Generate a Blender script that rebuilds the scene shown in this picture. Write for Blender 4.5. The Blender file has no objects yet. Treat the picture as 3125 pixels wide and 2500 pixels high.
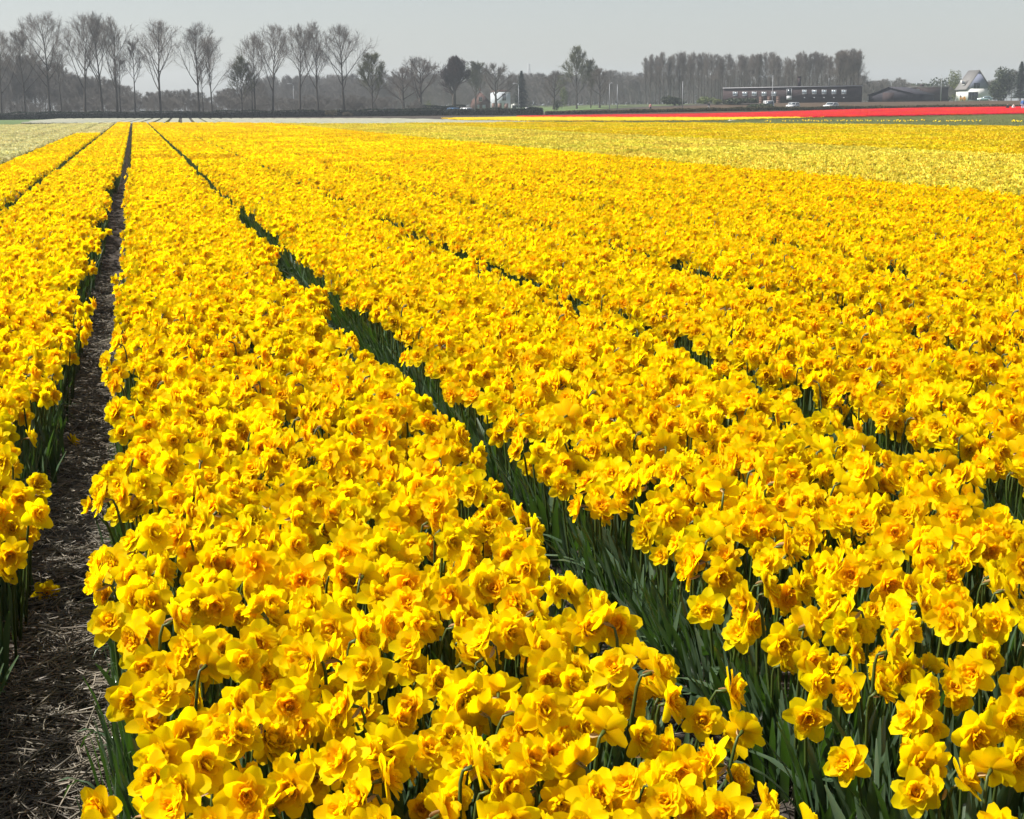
import bpy, math, random
import numpy as np
from mathutils import Matrix, Vector

rng = np.random.default_rng(7)
random.seed(7)
R = math.radians
scene = bpy.context.scene
COL = scene.collection

# ------------------------------------------------------------------ camera
FPX, CX, CY = 4638.3, 1562.5, 1250.0        # focal length and centre in pixels of the 3125 x 2500 photograph
VPX, VPY, ROLL = 406.0, 335.0, 0.0087       # vanishing point of the flower rows, tilt of the horizon
CAMH = 1.69
def _n(v):
    v = np.asarray(v, float); return v / np.linalg.norm(v)
Yc = _n((VPX - CX, -(VPY - CY), -FPX))
Zc = np.cross(_n((1, ROLL, 0)), Yc)
Zc = _n(Zc if Zc[1] > 0 else -Zc)
Xc = np.cross(Yc, Zc)
RW = np.array([Xc, Yc, Zc])                 # camera vector -> world vector
CAM = np.array([0.0, 0.0, CAMH])
cam_data = bpy.data.cameras.new('camera')
cam = bpy.data.objects.new('camera', cam_data)
COL.objects.link(cam)
cam_data.sensor_width = 36.0
cam_data.lens = 36.0 * FPX / 3125.0
cam_data.clip_start = 0.05
cam_data.clip_end = 6000.0
m4 = Matrix([list(r) + [0] for r in RW] + [[0, 0, 0, 1]])
m4.translation = Vector(CAM)
cam.matrix_world = m4
scene.camera = cam

# ------------------------------------------------------------------ sky, sun, exposure
SUN_AZ, SUN_EL = R(-76), R(50)              # azimuth from +Y (along the rows), negative = to the left
to_sun = Vector((math.sin(SUN_AZ) * math.cos(SUN_EL), math.cos(SUN_AZ) * math.cos(SUN_EL), math.sin(SUN_EL)))
world = bpy.data.worlds.new('World')
scene.world = world
world.use_nodes = True
nt = world.node_tree
bg = nt.nodes['Background']
sky = nt.nodes.new('ShaderNodeTexSky')
sky.sky_type = 'NISHITA'
sky.sun_disc = False
sky.sun_elevation = SUN_EL
sky.sun_rotation = SUN_AZ
sky.air_density = 1.0
sky.dust_density = 1.0
sky.ozone_density = 1.0
hsv = nt.nodes.new('ShaderNodeHueSaturation')
hsv.inputs['Saturation'].default_value = 0.45
nt.links.new(sky.outputs[0], hsv.inputs['Color'])
nt.links.new(hsv.outputs[0], bg.inputs['Color'])
bg.inputs['Strength'].default_value = 0.060
sun_data = bpy.data.lights.new('sun', 'SUN')
sun_data.energy = 5.0
sun_data.angle = R(1.5)
sun_data.color = (1.0, 0.95, 0.87)
sun = bpy.data.objects.new('sun', sun_data)
COL.objects.link(sun)
sun.rotation_euler = to_sun.to_track_quat('Z', 'Y').to_euler()
vs = scene.view_settings
vs.view_transform = 'Standard'; vs.look = 'None'; vs.exposure = 1.0; vs.gamma = 1.0; vs.use_curve_mapping = False
scene.cycles.max_bounces = 6
scene.cycles.diffuse_bounces = 5
scene.cycles.transmission_bounces = 6
scene.cycles.volume_bounces = 0
scene.cycles.use_denoising = True

# ------------------------------------------------------------------ pixel <-> world
def sstep(x, a, b):
    t = np.clip((np.asarray(x, float) - a) / (b - a), 0, 1); return t * t * (3 - 2 * t)
def terrain(x, y):
    yr = np.asarray(y, float) + 0.5 * (np.asarray(x, float) - 140)
    return 0.45 * sstep(x, 70, 125) * sstep(y, 170, 215) + 1.5 * sstep(x, 85, 150) * sstep(yr, 318, 352)
def ray(px, py):
    return RW @ _n(((px - CX) / FPX, -(py - CY) / FPX, -1.0))
def on_ground(px, py, h=0.0):
    """where the line of sight through a pixel meets the ground raised by h"""
    d = ray(px, py)
    t = np.linspace(1, 900, 6000)
    p = CAM[None] + d[None] * t[:, None]
    below = p[:, 2] < terrain(p[:, 0], p[:, 1]) + h
    i = int(np.argmax(below)) if below.any() else len(t) - 1
    return p[i]
def at_dist(px, dist, py=320.0):
    """ground point at a horizontal distance in the direction of a pixel column"""
    d = ray(px, py); d = d[:2] / np.linalg.norm(d[:2])
    x, y = d * dist
    return np.array([x, y, float(terrain(x, y))])
def height_at(px, py, dist):
    d = ray(px, py)
    return CAMH + d[2] / np.linalg.norm(d[:2]) * dist
def project(P):
    P = np.atleast_2d(P) - CAM
    c = P @ RW                               # world -> camera
    dep = -c[:, 2]
    return CX + FPX * c[:, 0] / dep, CY - FPX * c[:, 1] / dep, dep
def px_size(npx, dist): return npx * dist / FPX

# ------------------------------------------------------------------ mesh helpers
def make_mesh(name, V, F, tint=None, mat=None, smooth=False):
    """V (n,3); F list of integer arrays (m,3) or (m,4)"""
    me = bpy.data.meshes.new(name)
    V = np.asarray(V, np.float32)
    F = [np.asarray(f, np.int32) for f in (F if isinstance(F, list) else [F]) if len(f)]
    me.vertices.add(len(V)); me.vertices.foreach_set('co', V.ravel())
    loops = np.concatenate([f.ravel() for f in F])
    tot = np.concatenate([np.full(len(f), f.shape[1], np.int32) for f in F])
    me.loops.add(len(loops)); me.loops.foreach_set('vertex_index', loops)
    me.polygons.add(len(tot))
    me.polygons.foreach_set('loop_start', np.concatenate([[0], np.cumsum(tot)[:-1]]).astype(np.int32))
    me.polygons.foreach_set('loop_total', tot)
    if smooth: me.polygons.foreach_set('use_smooth', np.ones(len(tot), bool))
    if tint is not None:
        a = me.attributes.new('tint', 'FLOAT', 'POINT'); a.data.foreach_set('value', np.asarray(tint, np.float32))
    for m in (mat if isinstance(mat, (list, tuple)) else [mat]):
        if m is not None: me.materials.append(m)
    me.update(calc_edges=True)
    return me
class MB:
    def __init__(self): self.V, self.F, self.T, self.MI, self.n = [], [], [], [], 0
    def add(self, V, F, t=0.0, mi=0):
        V = np.asarray(V, float).reshape(-1, 3)
        F = np.asarray(F, int) + self.n
        self.V.append(V); self.F.append(F); self.n += len(V)
        self.T.append(np.full(len(V), t) if np.isscalar(t) else np.asarray(t))
        self.MI.append(np.full(len(F), mi)); return self
    def mesh(self, name, mat, smooth=False, tint=True):
        me = make_mesh(name, np.concatenate(self.V), list(self.F), np.concatenate(self.T) if tint else None, mat, smooth)
        mi = np.concatenate([m for m, f in zip(self.MI, self.F) if len(f)]).astype(np.int32)
        if mi.any(): me.polygons.foreach_set('material_index', mi)
        return me
    def arrays(self): return np.concatenate(self.V), self.F, np.concatenate(self.T)
    def box(self, a, b, mi=0):
        (x0, y0, z0), (x1, y1, z1) = a, b
        V = [(x0, y0, z0), (x1, y0, z0), (x1, y1, z0), (x0, y1, z0), (x0, y0, z1), (x1, y0, z1), (x1, y1, z1), (x0, y1, z1)]
        return self.add(V, [(0, 3, 2, 1), (4, 5, 6, 7), (0, 1, 5, 4), (1, 2, 6, 5), (2, 3, 7, 6), (3, 0, 4, 7)], mi=mi)
    def prism(self, poly, y0, y1, mi=0):
        """polygon of (x, z) pushed along y"""
        n = len(poly)
        V = [(x, y0, z) for x, z in poly] + [(x, y1, z) for x, z in poly]
        self.add(V, [(i, (i + 1) % n, n + (i + 1) % n, n + i) for i in range(n)], mi=mi)
        base = self.n - 2 * n
        self.F.append(np.array([list(range(n))[::-1]]) + base); self.MI.append(np.array([mi]))
        self.F.append(np.array([list(range(n, 2 * n))]) + base); self.MI.append(np.array([mi]))
        return self
    def tube(self, pts, rad, sides=6, mi=0, t=0.0, cap=True):
        pts = np.asarray(pts, float); n = len(pts); rad = np.broadcast_to(rad, (n,))
        tan = np.gradient(pts, axis=0); V = []
        for p, d, r in zip(pts, tan, rad):
            d = _n(d); u = np.cross(d, (0.31, 0.95, 0.07)); u = _n(u); w = np.cross(d, u)
            for k in range(sides):
                a = 2 * math.pi * k / sides
                V.append(p + r * (math.cos(a) * u + math.sin(a) * w))
        F = [(i * sides + k, i * sides + (k + 1) % sides, (i + 1) * sides + (k + 1) % sides, (i + 1) * sides + k)
             for i in range(n - 1) for k in range(sides)]
        self.add(V, F, t, mi)
        if cap:
            base = self.n - len(V)
            self.F.append(np.array([[base + k for k in range(sides)][::-1]])); self.MI.append(np.array([mi]))
            self.F.append(np.array([[base + (n - 1) * sides + k for k in range(sides)]])); self.MI.append(np.array([mi]))
        return self
def link(name, mesh, parent=None, loc=None, rotz=None):
    o = bpy.data.objects.new(name, mesh); COL.objects.link(o)
    if parent is not None: o.parent = parent
    if loc is not None: o.location = loc
    if rotz is not None: o.rotation_euler = (0, 0, rotz)
    return o
def tag(o, label=None, cat=None, group=None, kind=None):
    if label: o['label'] = label
    if cat: o['category'] = cat
    if group: o['group'] = group
    if kind: o['kind'] = kind
    return o
def thing(name, label, cat, loc=(0, 0, 0), rotz=0.0, group=None):
    o = bpy.data.objects.new(name, None); COL.objects.link(o)
    o.empty_display_size = 0.1
    o.location = loc; o.rotation_euler = (0, 0, rotz)
    return tag(o, label, cat, group)
def hidden_collection(name, meshes):
    c = bpy.data.collections.new(name)
    for i, me in enumerate(meshes):
        c.objects.link(bpy.data.objects.new('%s_%02d' % (name, i), me))
    return c
def scatter(name, coll, P, rot, scl, idx, label, cat):
    """one object of instances on points (real geometry where each point stands)"""
    me = bpy.data.meshes.new(name)
    n = len(P)
    me.vertices.add(n); me.vertices.foreach_set('co', np.asarray(P, np.float32).ravel())
    for an, ty, key, arr in (('rot', 'FLOAT_VECTOR', 'vector', rot), ('scl', 'FLOAT_VECTOR', 'vector', scl), ('idx', 'INT', 'value', idx)):
        a = me.attributes.new(an, ty, 'POINT')
        a.data.foreach_set(key, np.ascontiguousarray(arr, np.int32 if ty == 'INT' else np.float32).ravel())
    o = link(name, me)
    tag(o, label, cat, kind='stuff')
    ng = bpy.data.node_groups.new(name, 'GeometryNodeTree')
    ng.interface.new_socket('Geometry', in_out='INPUT', socket_type='NodeSocketGeometry')
    ng.interface.new_socket('Geometry', in_out='OUTPUT', socket_type='NodeSocketGeometry')
    N, L = ng.nodes, ng.links
    gi, go = N.new('NodeGroupInput'), N.new('NodeGroupOutput')
    ci = N.new('GeometryNodeCollectionInfo'); ci.inputs['Collection'].default_value = coll
    ci.inputs['Separate Children'].default_value = True; ci.inputs['Reset Children'].default_value = True
    ip = N.new('GeometryNodeInstanceOnPoints'); ip.inputs['Pick Instance'].default_value = True
    for an, ty, sock in (('rot', 'FLOAT_VECTOR', 'Rotation'), ('scl', 'FLOAT_VECTOR', 'Scale'), ('idx', 'INT', 'Instance Index')):
        na = N.new('GeometryNodeInputNamedAttribute'); na.data_type = ty; na.inputs['Name'].default_value = an
        L.new(na.outputs[0], ip.inputs[sock])
    L.new(gi.outputs[0], ip.inputs['Points']); L.new(ci.outputs[0], ip.inputs['Instance'])
    L.new(ip.outputs[0], go.inputs[0])
    md = o.modifiers.new('instances', 'NODES'); md.node_group = ng
    return o

# ------------------------------------------------------------------ materials
def newmat(name):
    m = bpy.data.materials.new(name); m.use_nodes = True
    m.node_tree.nodes.clear()
    return m, m.node_tree.nodes, m.node_tree.links
def simple(name, col, rough=0.8, spec=0.3, var=0.15, scale=3.0, bump=0.0, metallic=0.0):
    m, N, L = newmat(name)
    out, b = N.new('ShaderNodeOutputMaterial'), N.new('ShaderNodeBsdfPrincipled')
    b.inputs['Roughness'].default_value = rough; b.inputs['Specular IOR Level'].default_value = spec
    b.inputs['Metallic'].default_value = metallic
    tc, nz, mx = N.new('ShaderNodeTexCoord'), N.new('ShaderNodeTexNoise'), N.new('ShaderNodeMix')
    mx.data_type = 'RGBA'
    nz.inputs['Scale'].default_value = scale; nz.inputs['Detail'].default_value = 5
    L.new(tc.outputs['Object'], nz.inputs['Vector'])
    L.new(nz.outputs['Fac'], mx.inputs['Factor'])
    mx.inputs['A'].default_value = [c * (1 - var) for c in col] + [1]
    mx.inputs['B'].default_value = [min(1, c * (1 + var)) for c in col] + [1]
    L.new(mx.outputs['Result'], b.inputs['Base Color'])
    if bump:
        bp = N.new('ShaderNodeBump'); bp.inputs['Strength'].default_value = bump; bp.inputs['Distance'].default_value = 0.05
        L.new(nz.outputs['Fac'], bp.inputs['Height']); L.new(bp.outputs[0], b.inputs['Normal'])
    L.new(b.outputs[0], out.inputs[0])
    return m
def leafy(name, c0, c1, rough=0.45, spec=0.35, trans=0.3, tcol=None, rand=0.15, var_scale=40.0):
    """thin plant tissue: tint attribute runs from c0 to c1, each plant a little different, light passes through"""
    m, N, L = newmat(name)
    out, b, tr, ms = N.new('ShaderNodeOutputMaterial'), N.new('ShaderNodeBsdfPrincipled'), N.new('ShaderNodeBsdfTranslucent'), N.new('ShaderNodeMixShader')
    at, mx = N.new('ShaderNodeAttribute'), N.new('ShaderNodeMix'); at.attribute_name = 'tint'; mx.data_type = 'RGBA'
    mx.inputs['A'].default_value = (*c0, 1); mx.inputs['B'].default_value = (*c1, 1)
    L.new(at.outputs['Fac'], mx.inputs['Factor'])
    oi, hv, mr = N.new('ShaderNodeObjectInfo'), N.new('ShaderNodeHueSaturation'), N.new('ShaderNodeMapRange')
    mr.inputs['To Min'].default_value = 1 - rand; mr.inputs['To Max'].default_value = 1 + rand * 0.5
    L.new(oi.outputs['Random'], mr.inputs['Value']); L.new(mr.outputs[0], hv.inputs['Value'])
    mh, w2 = N.new('ShaderNodeMapRange'), N.new('ShaderNodeTexWhiteNoise'); w2.noise_dimensions = '1D'
    L.new(oi.outputs['Random'], w2.inputs['W']); L.new(w2.outputs['Value'], mh.inputs['Value'])
    mh.inputs['To Min'].default_value = 0.5 - 0.012; mh.inputs['To Max'].default_value = 0.5 + 0.012
    L.new(mh.outputs[0], hv.inputs['Hue'])
    L.new(mx.outputs['Result'], hv.inputs['Color'])
    L.new(hv.outputs[0], b.inputs['Base Color'])
    if tcol: tr.inputs['Color'].default_value = (*tcol, 1)
    else: L.new(hv.outputs[0], tr.inputs['Color'])
    b.inputs['Roughness'].default_value = rough; b.inputs['Specular IOR Level'].default_value = spec
    ms.inputs[0].default_value = trans
    L.new(b.outputs[0], ms.inputs[1]); L.new(tr.outputs[0], ms.inputs[2]); L.new(ms.outputs[0], out.inputs[0])
    return m
M = {}
M['petal'] = leafy('double_daffodil_petal', (0.96, 0.74, 0.001), (0.96, 0.56, 0.001), rough=0.65, spec=0.07, trans=0.64)
M['petal_pale'] = leafy('pale_daffodil_petal', (0.82, 0.70, 0.075), (0.82, 0.65, 0.05), rough=0.5, spec=0.25, trans=0.34)
M['petal_far'] = leafy('golden_daffodil_petal', (0.80, 0.62, 0.003), (0.80, 0.57, 0.003), rough=0.5, spec=0.25, trans=0.34)
M['petal_cream'] = leafy('cream_daffodil_petal', (0.76, 0.72, 0.36), (0.80, 0.62, 0.06), rough=0.5, spec=0.25, trans=0.34)
M['hyacinth'] = leafy('white_hyacinth', (0.37, 0.37, 0.30), (0.32, 0.33, 0.25), rough=0.6, spec=0.2, trans=0.2)
M['tulip_red'] = leafy('red_tulip', (0.58, 0.006, 0.003), (0.62, 0.009, 0.003), rough=0.45, spec=0.3, trans=0.3)
M['tulip_yellow'] = leafy('yellow_tulip', (0.80, 0.60, 0.01), (0.80, 0.55, 0.01), rough=0.45, spec=0.3, trans=0.3)
M['tulip_leaf'] = leafy('tulip_leaf', (0.19, 0.22, 0.08), (0.23, 0.26, 0.10), rough=0.5, spec=0.3, trans=0.25)
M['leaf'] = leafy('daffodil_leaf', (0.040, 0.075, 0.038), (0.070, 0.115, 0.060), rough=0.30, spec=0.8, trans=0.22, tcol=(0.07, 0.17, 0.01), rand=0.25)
M['stem'] = leafy('daffodil_stem', (0.045, 0.075, 0.014), (0.070, 0.095, 0.016), rough=0.45, spec=0.4, trans=0.1)
M['spathe'] = leafy('papery_sheath', (0.36, 0.23, 0.10), (0.48, 0.33, 0.17), rough=0.7, spec=0.2, trans=0.25)
M['straw'] = leafy('old_straw', (0.10, 0.085, 0.065), (0.22, 0.195, 0.15), rough=0.5, spec=0.4, trans=0.05, rand=0.5)
M['bark'] = simple('bark', (0.060, 0.052, 0.044), 0.9, 0.1, 0.3, 2.0)
M['twig'] = simple('twigs', (0.135, 0.116, 0.102), 0.9, 0.1, 0.25, 0.6)
M['twig_red'] = simple('reddish_twigs', (0.048, 0.034, 0.033), 0.9, 0.1, 0.25, 0.6)
M['twig_green'] = simple('budding_twigs', (0.085, 0.088, 0.045), 0.9, 0.1, 0.3, 0.6)
M['wood'] = simple('woodland_twigs', (0.150, 0.140, 0.128), 0.9, 0.1, 0.3, 0.3)
M['hedge'] = leafy('hedge_leaf', (0.016, 0.024, 0.013), (0.028, 0.036, 0.018), rough=0.6, spec=0.2, trans=0.1)
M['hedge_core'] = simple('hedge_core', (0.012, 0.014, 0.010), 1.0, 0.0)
M['hedge_brown'] = leafy('brown_hedge_leaf', (0.070, 0.052, 0.028), (0.062, 0.064, 0.026), rough=0.7, spec=0.2, trans=0.1)
M['bush'] = leafy('bush_leaf', (0.09, 0.11, 0.035), (0.13, 0.15, 0.045), rough=0.6, spec=0.2, trans=0.2)
M['bush_dark'] = leafy('dark_bush_leaf', (0.03, 0.045, 0.02), (0.055, 0.06, 0.03), rough=0.6, spec=0.2, trans=0.15)
M['forsythia'] = leafy('forsythia_blossom', (0.62, 0.36, 0.02), (0.5, 0.26, 0.02), rough=0.6, spec=0.2, trans=0.2)
M['conifer'] = leafy('conifer_needles', (0.014, 0.026, 0.016), (0.03, 0.045, 0.025), rough=0.6, spec=0.2, trans=0.05)
M['white_wall'] = simple('white_plaster', (0.72, 0.72, 0.69), 0.8, 0.2, 0.06, 0.7)
M['shaded_wall'] = simple('shaded_plaster', (0.46, 0.49, 0.53), 0.8, 0.2, 0.06, 0.7)  # white plaster with the farmhouse front's bluish shade put into its colour
M['fascia'] = simple('grey_fascia', (0.36, 0.36, 0.38), 0.6, 0.3, 0.1)
M['slate_wall'] = simple('slate_hung_wall', (0.22, 0.24, 0.33), 0.7, 0.3, 0.12, 2.0)
M['roof'] = simple('roof_tiles', (0.15, 0.145, 0.14), 0.7, 0.3, 0.2, 3.0, 0.3)
M['dark_brick'] = simple('dark_brick', (0.040, 0.027, 0.028), 0.85, 0.2, 0.25, 1.5)
M['brick'] = simple('red_brown_brick', (0.12, 0.072, 0.062), 0.85, 0.2, 0.25, 2.0)
M['trim'] = simple('grey_white_trim', (0.40, 0.41, 0.43), 0.6, 0.3, 0.1)
M['pane'] = simple('window_pane', (0.30, 0.36, 0.40), 0.15, 0.5, 0.2, 0.5)
M['pane_dark'] = simple('dark_window_pane', (0.035, 0.04, 0.05), 0.12, 0.5, 0.2, 0.5)
M['shed'] = simple('tarred_shed_boards', (0.030, 0.028, 0.036), 0.8, 0.2, 0.2, 1.0)
M['door_brown'] = simple('brown_door', (0.14, 0.075, 0.055), 0.6, 0.3, 0.15)
M['pole'] = simple('galvanised_pole', (0.26, 0.27, 0.28), 0.5, 0.4, 0.08)
M['soil'] = simple('soil', (0.048, 0.040, 0.034), 0.95, 0.1, 0.45, 9.0, 0.6)
M['bank'] = simple('brown_bank', (0.062, 0.043, 0.028), 0.95, 0.1, 0.35, 0.25)
M['grass'] = simple('meadow_grass', (0.085, 0.125, 0.045), 0.9, 0.1, 0.3, 0.2)
M['asphalt'] = simple('asphalt', (0.05, 0.05, 0.052), 0.9, 0.2, 0.2)
M['tyre'] = simple('tyre_rubber', (0.02, 0.02, 0.02), 0.8, 0.2)
M['glass_car'] = simple('car_glass', (0.03, 0.04, 0.05), 0.08, 0.6)
M['rim'] = simple('wheel_rim', (0.45, 0.45, 0.46), 0.4, 0.5, 0.05)
M['lamp_red'] = simple('tail_lamp', (0.4, 0.02, 0.02), 0.3, 0.5)
M['lamp_white'] = simple('head_lamp', (0.7, 0.7, 0.7), 0.2, 0.5)
M['plastic_white'] = simple('white_plastic', (0.75, 0.75, 0.75), 0.5, 0.4)
# ------------------------------------------------------------------ ground
_ng = np.random.default_rng(99).random((128, 128))
def noise2(x, y):
    x = np.asarray(x, float); y = np.asarray(y, float)
    xi = np.floor(x).astype(int); yi = np.floor(y).astype(int); fx = x - xi; fy = y - yi
    fx = fx * fx * (3 - 2 * fx); fy = fy * fy * (3 - 2 * fy)
    g = lambda a, b: _ng[a % 128, b % 128]
    return (g(xi, yi) * (1 - fx) + g(xi + 1, yi) * fx) * (1 - fy) + (g(xi, yi + 1) * (1 - fx) + g(xi + 1, yi + 1) * fx) * fy
def grid_mesh(name, xs, ys, zf, mat, smooth=True):
    X, Y = np.meshgrid(xs, ys)
    V = np.stack([X, Y, zf(X, Y)], -1).reshape(-1, 3)
    nx, ny = len(xs), len(ys)
    i = np.arange(nx * ny).reshape(ny, nx)
    F = np.stack([i[:-1, :-1], i[:-1, 1:], i[1:, 1:], i[1:, :-1]], -1).reshape(-1, 4)
    return make_mesh(name, V, F, None, mat, smooth)
xs = np.concatenate([np.linspace(-1400, -40, 20), np.arange(-20, 270, 6), np.linspace(280, 1600, 20)])
ys = np.concatenate([np.linspace(-60, 0, 4), np.arange(10, 470, 6), np.linspace(480, 2000, 20)])
tag(link('ground', grid_mesh('ground', xs, ys, terrain, M['soil'])), 'dark brown field soil reaching to the far trees', kind='structure')

def patch(name, pix, mat, label, lift=0.02, step=3.0, world_poly=None):
    """a sheet laid on the ground, its outline given by pixels of the photograph that touch the ground"""
    poly = np.array([on_ground(*p)[:2] for p in pix]) if world_poly is None else np.array(world_poly, float)
    me = bpy.data.meshes.new(name)
    import bmesh
    bm = bmesh.new()
    bm.faces.new([bm.verts.new((x, y, 0)) for x, y in poly])
    bmesh.ops.triangulate(bm, faces=bm.faces[:])
    for _ in range(5):
        long_e = [e for e in bm.edges if e.calc_length() > step * 3]
        if not long_e: break
        bmesh.ops.subdivide_edges(bm, edges=long_e, cuts=1, use_grid_fill=True)
        bmesh.ops.triangulate(bm, faces=[f for f in bm.faces if len(f.verts) > 3])
    for v in bm.verts: v.co.z = float(terrain(v.co.x, v.co.y)) + lift
    bm.to_mesh(me); bm.free()
    me.materials.append(mat)
    return tag(link(name, me), label, kind='structure')
def in_poly(P, poly):
    x, y = P[:, 0], P[:, 1]; c = np.zeros(len(P), bool); n = len(poly)
    for i in range(n):
        x0, y0 = poly[i]; x1, y1 = poly[(i + 1) % n]
        hit = ((y0 > y) != (y1 > y)) & (x < (x1 - x0) * (y - y0) / (y1 - y0 + 1e-12) + x0)
        c ^= hit
    return c

# road, far meadow and verges
patch('meadow', None, M['grass'], 'short green meadow beyond the road', 0.03, 12, [(72, 350), (72, 600), (420, 700), (420, 360), (118, 362)])
patch('grass_field', None, M['grass'], 'flat green grass field at the end of the cream flower beds', 0.03, 12, [(-70, 175), (-16.5, 175), (-6.5, 255), (-6.5, 300), (-70, 300)])
patch('road', None, M['asphalt'], 'grey country road behind the low dark hedge', 0.07, 6, [(-60, 321), (95, 321), (126, 317), (143, 310), (178, 295), (240, 270), (240, 278), (180, 303), (146, 318), (128, 325), (95, 329), (-60, 329)])

# ------------------------------------------------------------------ beds
BED0, BEDW, PITCH = -0.09, 1.15, 1.5        # base of the bed right of the left-hand furrow
def furrow_soil(k, y0, y1):
    xa, xb = BED0 + BEDW + PITCH * (k - 1) - 0.10, BED0 + PITCH * k + 0.10
    def zf(X, Y):
        u = (X - xa) / (xb - xa)
        z = 0.012 + 0.03 * (2 * u - 1) ** 2 + 0.035 * (noise2(X * 9 + 5 * k, Y * 9) - 0.5) + 0.03 * (noise2(X * 24, Y * 24) - 0.4) + 0.018 * (noise2(X * 55, Y * 55) - 0.4)
        return z + 0.012
    ys_ = [y0]
    while ys_[-1] < y1: ys_.append(ys_[-1] + max(0.018, 0.004 * ys_[-1]))
    return tag(link('furrow_soil', grid_mesh('furrow_soil', np.linspace(xa, xb, 30), np.array(ys_), zf, M['soil'])),
               'crumbly brown soil path between two daffodil beds', kind='structure')
for k in (-1, 0, 1, 2, 3): furrow_soil(k, 0.8, 16 if k else 40)

# ------------------------------------------------------------------ daffodil pieces
def petal(L, W, tilt, curl=0.0, cup=0.15, ruffle=0.0, nu=5, nv=4, phi=0.0, z0=0.0, r0=0.003, ph=0.0, tw=0.0, point=0.47):
    """petal of a flower that faces +Z, reaching out from the axis; returns V, F, u"""
    u = np.linspace(0, 1, nu + 1)[:, None]; v = np.linspace(-1, 1, nv + 1)[None]
    w = W / 2 * np.sin(np.pi * np.clip(0.10 + 0.86 * u ** 0.85, 0, 1)) ** point
    s = u * L
    ang = tilt + curl * u
    dx = np.cumsum(np.concatenate([[0], np.full(nu, L / nu) * np.cos(ang[1:, 0])]))[:, None]
    dz = np.cumsum(np.concatenate([[0], np.full(nu, L / nu) * np.sin(ang[1:, 0])]))[:, None]
    b = w * v
    lift = cup * w * v ** 2 - 0.0016 * np.exp(-(v / 0.3) ** 2) + ruffle * np.sin(5.5 * v + ph) * u ** 1.5
    b2 = b + ruffle * 0.6 * np.sin(7 * u + ph) * np.ones_like(v)
    x = r0 + dx - lift * np.sin(ang); z = z0 + dz + lift * np.cos(ang) + tw * b
    y = b2 * np.ones_like(x)
    x = x * np.ones_like(y); z = z * np.ones_like(y)
    c, s_ = math.cos(phi), math.sin(phi)
    V = np.stack([x * c - y * s_, x * s_ + y * c, z], -1).reshape(-1, 3)
    i = np.arange((nu + 1) * (nv + 1)).reshape(nu + 1, nv + 1)
    F = np.stack([i[:-1, :-1], i[:-1, 1:], i[1:, 1:], i[1:, :-1]], -1).reshape(-1, 4)
    return V, F, np.repeat(u[:, 0], nv + 1)
def axis_frame(el, az=0.0):
    """rotation taking +Z to the direction with that elevation and azimuth"""
    d = np.array([math.cos(el) * math.cos(az), math.cos(el) * math.sin(az), math.sin(el)])
    up = np.array([0, 0, 1.0]) - d * d[2]
    up = _n(up) if np.linalg.norm(up) > 1e-3 else np.array([1.0, 0, 0])
    return np.stack([np.cross(up, d), up, d], 1)
def leaf_blade(L, W, lean, bend, az, base=(0, 0), nu=7, fold=0.25, twist=0.0):
    """strap leaf standing on the ground"""
    u = np.linspace(0, 1, nu + 1)
    ang = lean + bend * u ** 2
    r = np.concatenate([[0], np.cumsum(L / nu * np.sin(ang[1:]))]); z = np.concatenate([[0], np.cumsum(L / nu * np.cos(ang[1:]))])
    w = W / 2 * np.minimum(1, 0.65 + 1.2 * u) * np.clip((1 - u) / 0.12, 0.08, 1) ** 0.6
    c, s = math.cos(az), math.sin(az); V = []
    for i in range(nu + 1):
        t = twist * u[i]
        for v in (-1, 0, 1):
            off = fold * w[i] * abs(v)
            q = w[i] * v
            rr = r[i] - off * math.cos(ang[i]) + q * math.sin(t); zz = max(z[i] + off * math.sin(ang[i]), 0.0)
            qq = q * math.cos(t)
            V.append((base[0] + rr * c - qq * s, base[1] + rr * s + qq * c, zz))
    i = np.arange((nu + 1) * 3).reshape(nu + 1, 3)
    F = np.stack([i[:-1, :-1], i[:-1, 1:], i[1:, 1:], i[1:, :-1]], -1).reshape(-1, 4)
    return np.array(V), F, np.repeat(u, 3)
def stem_path(fc, d, H):
    """green stem from the ground up, bending over behind the flower"""
    neck = fc - d * 0.019
    top = np.array([neck[0] * 0.85 - d[0] * 0.008, neck[1] * 0.85 - d[1] * 0.008, neck[2] - 0.012])
    p = [np.zeros(3), np.array([top[0] * 0.25, top[1] * 0.25, H * 0.35]), np.array([top[0] * 0.7, top[1] * 0.7, H * 0.72]), top * (1, 1, 0.97),
         0.5 * (top + neck) + (0, 0, 0.004), neck, fc - d * 0.006]
    return np.array(p)

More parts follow.
